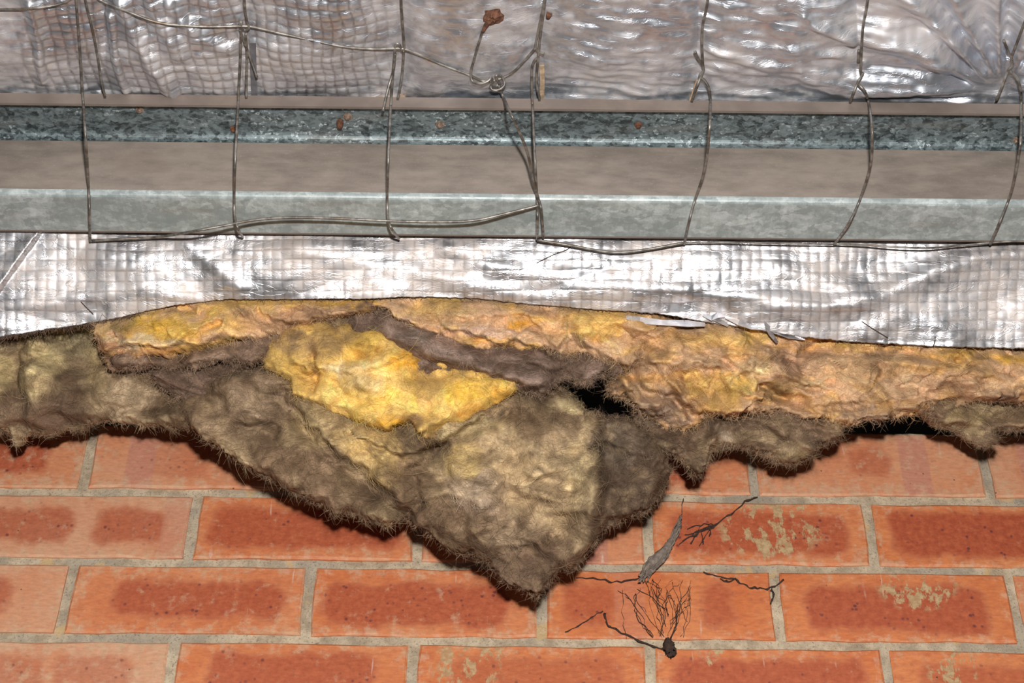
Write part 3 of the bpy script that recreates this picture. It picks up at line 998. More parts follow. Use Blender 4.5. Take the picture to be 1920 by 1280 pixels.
# the sagging flap in the middle
pad('sagging_wool', [(334, 752), (360, 720), (420, 700), (520, 680), (700, 690), (900, 690), (1000, 705), (1046, 720), (1078, 738), (1098, 768), (1132, 776), (1175, 776), (1220, 806), (1250, 850), (1253, 875), (1247, 897), (1232, 931), (1210, 955), (1172, 964), (1139, 982), (1112, 1008),
                     (1094, 1038), (1078, 1058), (1052, 1062), (1034, 1077), (1017, 1096), (1009, 1113), (998, 1105), (977, 1099), (962, 1089), (940, 1072), (910, 1046), (884, 1026), (865, 1029), (842, 1024), (827, 1010), (797, 987), (771, 970), (752, 973), (730, 981), (704, 975), (670, 965), (640, 956), (600, 938),
                     (560, 920), (525, 903), (487, 877), (450, 855), (412, 826), (386, 806), (360, 792), (337, 780)], 1.338, .008, .054, .030, BROWN, (168, 148, 112),
    blobs=[(960, 850, 120, 70, (206, 184, 140), .75), (900, 905, 50, 42, (190, 172, 150), .75), (1010, 900, 90, 60, (186, 164, 122), .6), (1085, 880, 30, 90, (214, 194, 144), .75), (700, 820, 60, 45, (222, 192, 118), .85), (730, 865, 45, 40, (206, 178, 112), .7), (870, 850, 40, 30, (220, 194, 120), .7),
           (620, 790, 70, 40, (196, 176, 126), .75), (500, 740, 70, 60, (176, 154, 126), .75), (470, 800, 60, 40, (158, 138, 108), .6), (1175, 900, 85, 90, (96, 80, 66), .95), (1160, 820, 60, 50, (110, 98, 84), .9), (1130, 955, 80, 40, (100, 82, 66), .8), (990, 1040, 120, 60, (112, 92, 76), .8),
           (960, 970, 60, 45, (150, 132, 106), .6), (830, 960, 100, 40, (120, 98, 76), .75), (650, 920, 90, 34, (138, 114, 90), .7), (560, 860, 90, 40, (142, 118, 92), .7), (1075, 750, 50, 22, (214, 198, 146), .8), (870, 790, 90, 25, (178, 164, 120), .8), (770, 890, 30, 50, (132, 110, 84), .8), (1020, 800, 50, 25, (168, 146, 112), .6), (420, 780, 60, 30, (130, 108, 88), .6)],
    feats=[('bump', (985, 880, 150, 150), .030), ('ridge', [(545, 735), (590, 800), (640, 850), (700, 897), (771, 955)], -.016, 16), ('fold', [(771, 960), (700, 905), (640, 862), (585, 800)], .010, 60), ('ridge', [(1096, 770), (1104, 850), (1100, 940), (1075, 1020)], .012, 26), ('ridge', [(1130, 790), (1140, 880), (1130, 950)], -.010, 24),
           ('bump', (500, 755, 80, 60), .014), ('ridge', [(560, 760), (610, 795), (660, 830), (720, 865)], .004, 20), ('fold', [(900, 775), (830, 825), (760, 840), (700, 815)], .010, 40), ('ridge', [(830, 830), (780, 880), (790, 930)], -.010, 14), ('ridge', [(800, 850), (860, 810), (950, 770)], -.007, 12),
           ('ridge', [(940, 840), (905, 900), (900, 960)], .006, 18), ('ridge', [(965, 850), (985, 930), (980, 1010)], -.005, 20), ('fold', [(1250, 880), (1210, 850), (1170, 835)], .006, 40), ('ridge', [(400, 790), (480, 840), (600, 905)], .006, 24)],
    w=46, seed=131, label='grey-brown sagging wool hanging to a point', fib=(1.0, 1.6), lobes=(70, 80, 46, .014, .5))
# clean yellow wool laid bare in the tear
pad('yellow_wool', [(540, 600), (640, 590), (760, 625), (860, 670), (985, 700), (972, 733), (940, 755), (911, 774), (857, 797), (835, 812), (802, 825), (783, 812), (772, 790), (752, 800), (729, 810), (689, 798), (640, 777), (602, 760), (551, 741), (543, 714), (498, 686), (498, 640)],
    1.294, .004, .036, .02, YEL, (242, 206, 106),
    blobs=[(690, 705, 50, 34, (250, 226, 160), .8), (660, 740, 40, 30, (246, 214, 128), .7), (870, 735, 40, 28, (244, 200, 76), .85), (740, 790, 40, 22, DEEP, .8), (770, 670, 30, 30, DEEP, .9), (530, 680, 40, 40, (196, 168, 96), .85), (570, 720, 34, 30, (206, 176, 98), .7),
           (560, 640, 60, 24, (150, 128, 92), .9), (620, 645, 40, 26, (148, 122, 84), .8), (650, 625, 50, 26, (170, 146, 96), .8), (700, 660, 30, 16, (190, 150, 70), .8), (790, 785, 30, 20, (128, 104, 76), .75), (815, 812, 34, 14, (176, 150, 100), .85), (800, 720, 24, 40, (214, 184, 116), .7), (598, 690, 8, 26, (128, 100, 66), .8),
           (900, 770, 60, 12, (206, 152, 60), .7), (940, 735, 30, 16, (222, 170, 60), .6), (640, 690, 20, 14, (252, 232, 180), .7)],
    feats=[('bump', (700, 720, 70, 60), .020), ('bump', (865, 740, 50, 34), .018), ('ridge', [(800, 690), (790, 740), (785, 780)], -.006, 18), ('ridge', [(597, 665), (600, 700), (592, 730)], -.006, 7), ('fold', [(750, 672), (700, 690), (650, 694), (620, 690)], .008, 40), ('bump', (545, 690, 40, 40), .010), ('bump', (640, 625, 40, 25), .008), ('ridge', [(780, 812), (800, 795), (830, 780)], .008, 9)],
    w=26, seed=171, label='clean bright yellow wool', fib=(.25, .5), rough=.9, smk=.16, wob=3.0, lobes=(34, 46, 30, .010, .3))
# brown strata folded under the upper layer
pad('brown_wool_strip', [(212, 660), (300, 640), (420, 620), (560, 590), (700, 570), (745, 590), (800, 620), (740, 668), (702, 668), (667, 654), (640, 664), (618, 672), (586, 664), (556, 652), (520, 655), (500, 672), (482, 683), (450, 679), (410, 683), (350, 690), (288, 690), (229, 696), (214, 690)],
    1.286, .012, .024, .02, (118, 98, 82), (152, 130, 110), blobs=[(440, 660, 60, 16, (158, 136, 116), .7), (600, 640, 50, 20, (112, 92, 70), .6), (700, 620, 40, 22, (98, 80, 66), .8), (640, 615, 26, 16, (170, 150, 108), .7)],
    feats=[('fold', [(500, 690), (440, 672), (360, 680), (280, 684)], .005, 24), ('ridge', [(680, 600), (690, 640), (660, 660)], .006, 9)], w=20, seed=191, label='dirty brown wool strip', fib=(1.2, 1.8))
pad('brown_wool_fold', [(290, 688), (296, 712), (304, 728), (326, 741), (358, 751), (388, 760), (404, 750), (424, 722), (452, 698), (492, 676), (420, 660), (330, 670)], 1.312, .01, .020, .015, (120, 100, 86), (142, 120, 102),
    feats=[('fold', [(400, 740), (350, 728), (310, 705)], .006, 22)], w=16, seed=201, label='small brown wool fold', fib=(1.5, 2.0))
pad('grey_wool_roll', [(640, 585), (700, 570), (790, 600), (900, 640), (1010, 645), (1060, 668), (1062, 700), (1050, 716), (1030, 736), (1013, 743), (992, 736), (965, 725), (930, 732), (910, 728), (897, 717), (870, 714), (856, 704), (808, 703), (783, 693), (762, 676), (735, 655), (708, 652), (672, 652), (650, 630)],
    1.286, .012, .036, .024, (122, 104, 92), (156, 136, 122), blobs=[(830, 660, 70, 18, (164, 144, 132), .7), (990, 710, 60, 14, (170, 148, 136), .7), (790, 625, 40, 14, (140, 132, 122), .6), (900, 716, 60, 10, DARK, .8), (690, 620, 40, 24, (100, 82, 70), .8)],
    feats=[('ridge', [(740, 625), (820, 660), (920, 690), (1010, 715)], .010, 16), ('fold', [(1040, 690), (960, 672), (880, 668), (800, 640)], .006, 26), ('ridge', [(760, 665), (860, 690), (960, 712)], -.004, 7)], w=30, seed=211, label='grey-brown rolled wool edge', fib=(1.0, 1.6), streak=(.5, 1.6))
pad('brown_wool_tuft', [(1020, 640), (1160, 650), (1182, 690), (1168, 706), (1150, 700), (1122, 708), (1108, 718), (1092, 724), (1072, 714), (1050, 716), (1036, 700)], 1.302, .010, .030, .02, (118, 100, 86), (150, 130, 116),
    blobs=[(1110, 690, 24, 16, (166, 146, 134), .7)], w=20, seed=221, label='brown wool tuft beside the dark hole', fib=(1.4, 2.0))
# clumps under the right side
pad('ragged_wool_clump', [(1178, 735), (1300, 750), (1450, 750), (1560, 770), (1572, 800), (1566, 814), (1562, 824), (1542, 832), (1522, 834), (1518, 850), (1498, 862), (1477, 870), (1447, 868), (1439, 853), (1417, 852), (1401, 843), (1374, 835), (1344, 838), (1327, 845), (1321, 862), (1312, 878), (1304, 890), (1292, 896),
                         (1283, 876), (1271, 864), (1264, 852), (1246, 850), (1222, 842), (1190, 800)], 1.338, .012, .034, .024, (120, 100, 80), (150, 132, 102),
    blobs=[(1400, 815, 60, 18, (166, 148, 112), .7), (1470, 845, 30, 14, (138, 122, 84), .7), (1350, 810, 24, 14, (156, 146, 130), .6), (1300, 860, 20, 20, (124, 106, 88), .6), (1220, 800, 40, 30, (96, 80, 68), .8), (1500, 800, 50, 22, (130, 108, 88), .6)],
    feats=[('fold', [(1520, 845), (1470, 820), (1430, 800)], .010, 30), ('ridge', [(1336, 790), (1322, 820), (1320, 850), (1310, 875)], .008, 8), ('fold', [(1566, 818), (1510, 800), (1440, 790)], .006, 30)], w=26, seed=231, label='ragged brown wool clump', fib=(1.3, 2.0), lobes=(40, 40, 22, .010, .4))
pad('wool_fringe', [(1700, 740), (1790, 740), (1900, 735), (2100, 740), (2300, 745), (2300, 806), (2150, 812), (2000, 808), (1920, 806), (1858, 806), (1862, 820), (1856, 834), (1840, 838), (1812, 832), (1800, 822), (1788, 812), (1772, 806), (1748, 802), (1728, 788)], 1.338, .012, .032, .024, (134, 114, 90), (168, 150, 112),
    blobs=[(1800, 780, 60, 16, (176, 158, 112), .7), (1880, 778, 60, 16, (168, 144, 108), .6), (1840, 824, 26, 12, (128, 104, 82), .7)], feats=[('fold', [(1920, 790), (1840, 800), (1760, 790)], .005, 26)], w=20, seed=241, label='brown wool fringe at the right', fib=(1.2, 1.8))
# the long torn edge on the right, layered and peach coloured
RT = [(p[0], p[1] - 24) for p in edge_pts if p[0] >= 1120]
pad('peach_wool', RT + [(2300, 768), (2100, 766), (1920, 764), (1850, 752), (1800, 758), (1740, 768), (1700, 776), (1640, 788), (1600, 788), (1566, 796), (1530, 784), (1500, 788), (1460, 772), (1430, 774), (1400, 770), (1370, 780), (1340, 777), (1310, 782), (1296, 800), (1282, 807), (1250, 802), (1212, 787), (1180, 762),
                        (1165, 740), (1146, 746), (1136, 738), (1132, 716), (1150, 698), (1176, 690), (1150, 640)],
    1.312, .018, .036, .024, PEACH, (226, 178, 118),
    blobs=[(1210, 750, 50, 40, (190, 160, 136), .8), (1260, 775, 40, 25, (186, 160, 142), .7), (1190, 720, 30, 16, (200, 172, 142), .7), (1145, 722, 22, 18, (100, 82, 70), .95), (1330, 725, 60, 34, (220, 180, 100), .8), (1380, 715, 30, 20, (240, 206, 120), .8), (1290, 695, 20, 10, (232, 200, 110), .7), (1260, 720, 34, 20, (176, 136, 90), .6),
           (1400, 625, 50, 20, (240, 200, 112), .8), (1560, 632, 70, 14, (240, 190, 92), .75), (1330, 640, 80, 20, (236, 190, 116), .6), (1470, 690, 40, 40, (176, 138, 112), .7), (1390, 690, 36, 12, (238, 204, 150), .75), (1375, 672, 26, 8, (240, 208, 156), .7), (1500, 715, 40, 14, (214, 186, 140), .7), (1440, 735, 30, 22, (160, 136, 96), .8),
           (1600, 690, 90, 26, (212, 172, 124), .5), (1750, 660, 90, 10, (232, 180, 90), .7), (1880, 672, 50, 10, (238, 184, 84), .8), (1690, 725, 70, 24, (222, 184, 148), .6), (1850, 725, 60, 18, (226, 188, 152), .7), (1800, 690, 50, 16, (190, 150, 104), .6), (1600, 770, 90, 20, (160, 134, 112), .8), (1740, 762, 60, 12, (140, 114, 96), .75),
           (1880, 752, 60, 14, (120, 100, 86), .75), (1320, 765, 50, 14, (190, 146, 92), .6), (1700, 690, 40, 18, (196, 152, 104), .5), (1490, 660, 10, 12, (120, 92, 76), .7), (1230, 650, 50, 30, (216, 176, 130), .5), (1520, 755, 40, 16, (220, 176, 136), .6)],
    feats=[('fold', [(1350, 692), (1290, 676), (1230, 680), (1190, 670)], .009, 30), ('fold', [(1405, 697), (1370, 690), (1345, 665)], .008, 22), ('fold', [(1385, 736), (1355, 728), (1340, 700)], .010, 24), ('fold', [(1440, 665), (1390, 662), (1345, 664)], .006, 24), ('bump', (1310, 745, 70, 40), .016), ('bump', (1215, 755, 45, 40), .014),
           ('fold', [(1400, 745), (1340, 775), (1290, 765), (1260, 735), (1240, 710)], .010, 26), ('ridge', [(1415, 720), (1450, 740), (1490, 750)], -.012, 12), ('fold', [(1530, 725), (1490, 715), (1460, 705)], .008, 26), ('fold', [(1640, 745), (1560, 752), (1490, 755), (1460, 740)], .006, 40), ('ridge', [(1178, 700), (1200, 735), (1250, 740), (1300, 780)], -.010, 9),
           ('fold', [(1900, 702), (1820, 706), (1740, 690), (1640, 680)], .005, 40), ('fold', [(1930, 742), (1840, 738), (1740, 748), (1640, 770)], .007, 36), ('bump', (1600, 757, 20, 9), .005), ('ridge', [(1640, 640), (1720, 672), (1800, 680)], -.004, 10), ('fold', [(1215, 630), (1180, 616), (1168, 602)], .006, 22), ('fold', [(1300, 656), (1240, 650), (1200, 640)], .005, 26), ('bump', (1170, 690, 40, 20), .010)],
    w=24, seed=251, label='peach and orange layered torn wool edge', fib=(.6, 1.5), mixs=(-.1, .45), streak=(.6, 1.5), rough=1.15, terr=.0110, smk=.45, fa=2.0, fe=5.0, gainc=.90, tucked=True, lobes=(230, 40, 17, .011, .12))
# upper torn layer, left to middle
FT = [(p[0], p[1] - 24) for p in edge_pts if 180 <= p[0] <= 1200]
pad('torn_wool_layer', [(186, 612)] + FT + [(1216, 640), (1190, 680), (1177, 698), (1150, 684), (1112, 671), (1073, 661), (1054, 664), (1046, 671), (1036, 662), (1019, 657), (978, 664), (955, 655), (938, 656), (910, 661), (884, 660), (855, 650), (830, 636), (796, 630), (770, 617), (745, 606), (724, 584), (700, 592), (640, 598), (600, 604), (559, 614), (530, 628), (505, 635), (451, 643), (413, 650), (388, 660),
                         (370, 663), (345, 668), (332, 675), (310, 670), (288, 674), (262, 682), (236, 690), (214, 696), (203, 680), (200, 655), (190, 632)],
    1.291, .022, .028, .022, PEACH, (230, 184, 112),
    blobs=[(330, 615, 80, 24, (236, 190, 88), .85), (300, 600, 40, 20, (224, 176, 70), .6), (240, 600, 50, 18, (150, 130, 70), .7), (300, 640, 70, 10, (238, 212, 170), .85), (440, 610, 50, 24, (232, 184, 94), .7), (240, 655, 36, 10, (168, 118, 80), .7), (300, 662, 60, 9, (210, 156, 92), .8), (225, 680, 20, 16, (128, 100, 84), .8),
           (540, 600, 80, 20, (190, 148, 112), .8), (640, 585, 90, 12, (150, 118, 92), .8), (660, 566, 70, 6, (240, 180, 70), .9), (760, 600, 30, 14, (212, 176, 156), .8), (820, 585, 80, 18, (216, 178, 124), .6), (850, 620, 80, 12, (214, 170, 136), .7), (920, 620, 60, 14, (206, 176, 160), .75), (980, 610, 30, 10, (232, 168, 60), .9), (1010, 590, 30, 12, (160, 122, 86), .5),
           (1040, 620, 30, 20, (228, 182, 130), .8), (1130, 655, 40, 18, (218, 184, 150), .7), (1110, 600, 50, 18, (236, 190, 110), .6), (780, 570, 40, 10, (176, 146, 112), .7), (700, 580, 30, 10, (140, 112, 92), .8), (470, 580, 60, 10, (214, 176, 122), .6), (380, 580, 60, 12, (226, 184, 90), .6), (940, 645, 50, 8, (222, 170, 112), .6)],
    feats=[('fold', [(467, 568), (440, 589), (410, 610), (380, 619), (359, 640), (340, 651), (302, 646), (264, 643), (225, 655)], .009, 26), ('fold', [(446, 592), (440, 613), (424, 629), (397, 646), (372, 644)], .006, 14), ('fold', [(1041, 660), (1000, 649), (960, 636), (938, 645), (884, 622), (840, 615)], .009, 22), ('fold', [(1062, 610), (1060, 632), (1038, 651), (1008, 616), (984, 589)], .006, 18),
           ('fold', [(884, 650), (820, 625), (775, 605)], .006, 14), ('fold', [(780, 612), (750, 595), (728, 572)], .006, 20), ('fold', [(620, 600), (560, 604), (520, 600), (500, 580)], .006, 26), ('bump', (320, 610, 40, 18), .006), ('fold', [(1160, 680), (1120, 660), (1090, 640)], .006, 22), ('fold', [(1010, 598), (980, 586), (900, 596), (840, 592)], .005, 22)],
    w=14, seed=271, label='peach upper wool layer with curled rim', fib=(.7, 1.2), mixs=(-.1, .45), streak=(.6, 1.4), rough=.9, terr=.0090, smk=.42, fa=2.6, fe=4.0, gainc=.98, tucked=True, lobes=(120, 42, 15, .009, .15))


# loose glass fibres on every wool layer
def grow(ob, P, Nn, bnd, c, x, y, d, fib, seed, flen):
    rng = np.random.default_rng(seed)
    dens_s, dens_e = fib
    vis = (x > -250) & (x < 2170)
    ins = np.where(~bnd & (d > 3) & vis)[0]
    be = np.where(~bnd & (d < 8) & vis)[0]
    if len(be) == 0: return
    n1 = int(len(ins) * .27 * (.35 + dens_s))
    i1 = rng.choice(ins, n1)
    K = 7
    # fibres lying on the surface, combed by a slow swirl
    n = Nn[i1]
    a = 2.6 * fbm(x[i1] / 70, y[i1] / 50, 3, seed + 71) + rng.normal(0, .75, n1)
    ex = np.array([1., 0, 0]); e1 = ex - n * n[:, :1]; e1 /= np.linalg.norm(e1, axis=1, keepdims=True) + 1e-9
    e2 = np.cross(n, e1)
    Lf = rng.uniform(.006, .022, n1) * flen * np.where(rng.random(n1) < .03, 2.6, 1.0)
    curl = rng.normal(0, 1.1, n1)
    pts = np.zeros((n1, K, 3)); p = P[i1] + n * .0004
    lift = rng.uniform(.02, .30, n1)
    for k in range(K):
        pts[:, k] = p + n * (lift * Lf * math.sin(math.pi * k / (K - 1)) * .5)[:, None]
        ak = a + curl * k / K
        p = p + (e1 * np.cos(ak)[:, None] + e2 * np.sin(ak)[:, None]) * (Lf / (K - 1))[:, None]
    c1 = np.clip(c[i1] * rng.uniform(.75, 1.65, (n1, 1)), 0, .9)
    # fibres sticking out of the torn rim
    n2 = int(len(be) * 2.6 * dens_e)
    i2 = rng.choice(be, n2)
    cx = np.array([x[i2], y[i2]]).T
    o = Nn[i2] * .45
    # outward in the plane of the layer: away from the nearest inner surface
    e = 2.0
    gx_ = np.zeros(n2); gy2 = np.zeros(n2)
    deep = np.where(~bnd & (d > 9))[0]
    cen = P[deep] if len(deep) else P
    sub = cen[rng.choice(len(cen), min(900, len(cen)), replace=False)]
    D2 = ((P[i2][:, None, :] - sub[None]) ** 2).sum(2)
    W = np.exp(-D2 / (2 * .018 ** 2)) + 1e-9
    mean = (W[..., None] * sub[None]).sum(1) / W.sum(1)[:, None]
    out = P[i2] - mean; out /= np.linalg.norm(out, axis=1, keepdims=True) + 1e-9
    dr = out + rng.normal(0, 1.0, (n2, 3)) + np.array([0, -.35, -.05])
    dr /= np.linalg.norm(dr, axis=1, keepdims=True)
    L2 = rng.gamma(1.8, .0025, n2) * flen + .0015
    kink = rng.normal(0, 1.9, (n2, 3))
    pt2 = np.zeros((n2, K, 3)); p = P[i2] + 0
    for k in range(K):
        pt2[:, k] = p
        dk = dr + kink * (k / K) * 1.1 + np.array([0, 0, -.15]) * k / K
        dk /= np.linalg.norm(dk, axis=1, keepdims=True)
        p = p + dk * (L2 / (K - 1))[:, None]
    c2 = np.clip((c[i2] * .5 + lin((150, 126, 102)) * .5) * rng.uniform(1.0, 2.5, (n2, 1)), 0, .9)
    pts = np.vstack([pts, pt2]); cc = np.vstack([c1, c2])
    R = np.concatenate([rng.uniform(.00006, .00015, n1), rng.uniform(.00006, .00014, n2)])[:, None] * np.linspace(1, .45, K)[None]
    v, q = tubes_np(pts, R, 3)
    fo_ = mesh_np('loose_fibres', v, q, None, M_FIBRE, None, col=np.clip(np.repeat(cc, K * 3, axis=0), .01, .9))
    fo_.parent = ob
    fo_.matrix_parent_inverse = ob.matrix_parent_inverse @ Matrix.Identity(4) if False else (Matrix.Translation(Vector((0, 0, 0))))
    fo_['kind'] = 'stuff'


bpy.context.view_layer.update()
for j in fib_jobs:
    grow(*j)
bpy.context.view_layer.update()
for o in bpy.data.objects:
    if o.name.startswith('loose_fibres'):
        o.matrix_parent_inverse = o.parent.matrix_world.inverted()

# dark ragged fringe of fibres hanging along the foil's cut edge
rng = np.random.default_rng(5)
cols_i = rng.choice(np.where((cols > -250) & (cols < 2170))[0], 5200)
ww = np.where(cols[cols_i] < 260, 1.0, .12)
sel = cols_i[rng.random(len(cols_i)) < ww]
P0 = FOIL[2][-1, sel] - nrm * .001
K = 5
Lh = np.where(cols[sel] < 260, rng.gamma(2, .0022, len(sel)), rng.gamma(2, .0010, len(sel)))
dr = rng.normal(0, .6, (len(sel), 3)) + np.array([0, .25, -.9])
dr /= np.linalg.norm(dr, axis=1, keepdims=True)
kk_ = rng.normal(0, .9, (len(sel), 3))
pts = np.zeros((len(sel), K, 3)); p = P0.copy()
for k in range(K):
    pts[:, k] = p
    dk = dr + kk_ * k / K; dk /= np.linalg.norm(dk, axis=1, keepdims=True)
    p = p + dk * (Lh / (K - 1))[:, None]
v, q = tubes_np(pts, np.full((len(sel), K), .00022), 3)
fr = mesh_np('edge_fringe', v, q, None, M_FIBRE, blanket, col=np.repeat(lin((104, 84, 70))[None] * rng.uniform(.6, 1.4, (len(sel), 1)), K * 3, axis=0))
fr['kind'] = 'stuff'; fr['label'] = 'dark frayed fibres along the cut foil edge'


# torn shreds of foil along the cut
def shred(pts, wid, Y, mat, label=None, seed=0):
    r_ = random.Random(seed)
    L_, R_ = [], []
    pts = np.asarray(pts, float)
    for i, (a, b_) in enumerate(pts):
        t = pts[min(i + 1, len(pts) - 1)] - pts[max(i - 1, 0)]
        nn = np.array([-t[1], t[0]]) / (np.hypot(*t) + 1e-9) * wid * (r_.uniform(.5, 1.1) if 0 < i < len(pts) - 1 else .35)
        yy = foil_Y(b_) - .004 + r_.uniform(-.002, .002)
        L_.append(at_y(a + nn[0], b_ + nn[1], yy)); R_.append(at_y(a - nn[0], b_ - nn[1], yy + r_.uniform(-.002, .003)))
    n_ = len(L_)
    v_ = np.vstack([L_, R_]); qd = np.array([[i, i + 1, n_ + i + 1, n_ + i] for i in range(n_ - 1)])
    o = mesh_np('foil_shred', v_, qd, None, mat, blanket, smooth_shade=False, uv=v_[:, [0, 2]])
    m_ = o.modifiers.new('thickness', 'SOLIDIFY'); m_.thickness = .0006
    if label: o['label'] = label


shred([(1434, 600), (1440, 614), (1446, 626), (1452, 634), (1458, 642)], 5, 1.212, M_FOIL_LOW, None, 1)
shred([(1338, 598), (1352, 602), (1366, 610)], 7, 1.213, M_FOIL_LOW, None, 2)
shred([(1174, 594), (1200, 600), (1240, 604), (1290, 606), (1322, 608)], 9, 1.226, M_FOIL_LOW, None, 3)
shred([(1360, 594), (1385, 604), (1410, 612), (1432, 616)], 7, 1.214, M_FOIL_LOW, None, 4)
shred([(1450, 622), (1480, 630), (1510, 636)], 4, 1.226, M_FOIL_LOW, None, 5)
shred([(1318, 590), (1334, 596), (1346, 590), (1362, 592)], 6, 1.206, M_FOIL_UP, None, 6)

# ------------------------------------------------------------------ wires of the safety mesh
LIPP = (YLIP, zlip); COR = (YW, zb); END = (YE, zb)
WR = 0.00135


def wp(px, py, off=.0022):
    """a point of a wire that hugs roof foil, lip, purlin corner and bottom flange in turn"""
    if py < 190:
        z = min(float(roof_z(px, max(py, -300))), zt + .002) - off
        # glide down to the lip over the last pixels
        t = float(smooth(120, 190, py))
        zl = zlip + .004 - off
        return at_z(px, py, z * (1 - t) + min(z, zl) * t)
    if py <= 210:
        return on_line(px, py, (YLIP, zt), LIPP, off + .0015)
    a = on_line(px, py, LIPP, COR, off + .002); b_ = on_line(px, py, COR, END, off)
    if py > 440: return on_line(px, py, COR, (YE + .02, zb + .0), off)
    return a if a[1] < b_[1] else b_


def wire(pts, label, name='tie_wire', r=WR, group='wires of the safety mesh', offs=None):
    P_ = [wp(p[0], p[1], p[2] if len(p) > 2 else .0022) for p in pts]
    o = tube(name, P_, r, M_WIRE, None, 8, 7)
    return tag(o, label, 'wire', group)


wire([(138, -300), (140, -100), (143, 0), (150, 100), (155, 178), (157, 205), (160, 250), (166, 350), (168, 400), (169, 452)], 'leftmost upright wire running straight down across the purlin')
wire([(120, -300), (146, -100), (160, 0), (172, 50), (182, 100), (190, 150), (197, 182)], 'thin dark wire sunk in the foil right of the leftmost upright wire', r=.0012)
wire([(450, -300), (455, -100), (458, 0), (462, 36), (467, 52), (458, 56), (449, 46), (453, 42), (452, 60), (450, 120), (447, 182), (446, 205), (441, 300), (439, 375), (441, 412), (447, 430), (455, 444)], 'second upright wire from the left, hooked over the top strand')
wire([(450, 56), (455, 70), (468, 105), (482, 145, .008)], 'short cut wire tail slanting down beside the second upright wire', r=.0013)
wire([(461, 62), (463, 110), (462, 150), (462, 182)], 'dark wire end against the foil behind the second upright wire', r=.0013)
wire([(746, -300), (750, -100), (752, 0), (756, 60), (758, 92), (754, 94), (748, 83), (742, 84), (740, 100), (736, 150), (733, 195), (732, 210), (728, 300), (726, 375), (728, 412), (735, 430), (748, 447)], 'third upright wire from the left, looped over the top strand')
wire([(757, 94), (755, 130), (750, 165), (746, 184)], 'dark wire stub on the foil behind the third upright wire')
wire([(741, 100), (738, 130), (728, 165, .006), (718, 208, .010)], 'cut wire tail left of the third upright wire, ending over the purlin')
wire([(1040, -300), (1028, -100), (1022, 0), (1014, 60), (1010, 100), (1006, 150), (1012, 186)], 'upright wire above the knot at the middle, pressed to the foil')
wire([(1030, -60), (1021, 0), (1012, 45), (1006, 75), (1004, 88), (1010, 97), (1020, 101)], 'wire hook catching the top strand right of the knot')
wire([(1010, 106), (1001, 116), (997, 135), (998, 190), (999, 210), (1003, 300), (1007, 375), (1008, 410), (1007, 448)], 'fourth upright wire, hooked at its top and hanging straight beside the slanted one')
wire([(934, 160), (945, 185), (957, 212), (975, 250), (990, 290), (1000, 340, .0075), (1010, 374, .0075), (1015, 395, .0075), (1019, 446, .005)], 'slanted wire from the knot crossing down to the fourth upright wire')
wire([(-120, 22), (0, 18), (60, 16), (120, 5), (150, -20)], 'top strand at the left corner, sagging above the foil')
wire([(160, -30), (188, 0), (240, 22), (300, 43), (380, 50), (455, 49), (480, 52), (540, 66), (640, 87), (700, 92), (748, 91), (770, 96), (820, 118), (880, 141), (905, 152), (930, 150), (960, 137), (985, 112), (1005, 89)], 'long sagging top strand joining the upright wires to the knot', name='mesh_wire')
wire([(905, 58), (898, 80), (888, 115), (883, 136), (886, 152, .005), (900, 157, .008), (915, 152, .008), (921, 146, .006), (924, 154, .002)], 'wire coming out of the rusty hole and winding round the top strand')
wire([(938, 158, .004), (930, 146, .007), (932, 141, .007), (941, 144, .004), (946, 158, .004), (936, 168, .006), (923, 168, .006), (921, 160, .005), (934, 160, .007)], 'small wire knot at the low point of the top strand', name='wire_knot')
wire([(1350, -300), (1335, -100), (1327, 0), (1318, 45), (1316, 80), (1318, 122), (1319, 132), (1312, 142), (1315, 146), (1322, 152), (1330, 168), (1332, 192), (1331, 230), (1326, 290), (1318, 330), (1303, 375), (1292, 415), (1283, 457)], 'fifth upright wire, twisted above the lip and bowed right over the purlin')
wire([(1303, 97, .007), (1308, 108), (1316, 120), (1319, 130), (1314, 144), (1305, 165), (1297, 190)], 'short wire wrapped round the twist of the fifth upright wire')
wire([(1655, -300), (1636, -100), (1627, 0), (1619, 45), (1616, 80), (1614, 130), (1616, 142), (1609, 152), (1612, 160), (1622, 172), (1629, 195), (1635, 240), (1635, 285), (1630, 320), (1612, 375), (1592, 418), (1565, 457)], 'sixth upright wire, bowed widest to the right over the purlin')
wire([(1619, 136), (1611, 150), (1606, 160), (1600, 175), (1594, 192)], 'short wire end under the twist of the sixth upright wire')
wire([(1610, 94), (1610, 106), (1609, 118)], 'tiny wire scrap poking through the foil beside the sixth upright wire')
wire([(2020, -300), (1975, -100), (1920, 45), (1905, 85), (1896, 110), (1899, 122), (1890, 132), (1894, 135), (1906, 146), (1914, 170), (1915, 200), (1914, 260), (1909, 300), (1900, 345), (1890, 378), (1873, 420), (1857, 457)], 'rightmost upright wire, twisted at the top and bowed over the purlin')
wire([(1882, 76, .008), (1889, 94), (1897, 112), (1897, 124), (1889, 136), (1878, 165), (1868, 188)], 'wire crossing the rightmost upright wire with a free cut end')
wire([(172, 451, .004), (230, 448, .004), (300, 444, .004), (360, 434, .0045), (420, 423, .0045), (480, 412, .0045), (540, 408, .0045), (620, 409, .0045), (730, 414, .0045), (820, 416, .0045), (890, 413, .0045), (950, 400, .0045), (1014, 384, .0045)], 'lower strand curving over the bottom flange at the left', name='mesh_wire')
wire([(1007, 450, .004), (1040, 455, .006), (1080, 462, .008), (1130, 471, .010), (1165, 473, .010), (1210, 468, .008), (1283, 455, .004)], 'lower strand sagging under the purlin in the middle', name='mesh_wire')
wire([(1284, 455), (1360, 454), (1460, 456), (1565, 458)], 'thin lower strand along the flange edge between fifth and sixth wires', name='mesh_wire', r=.0009)
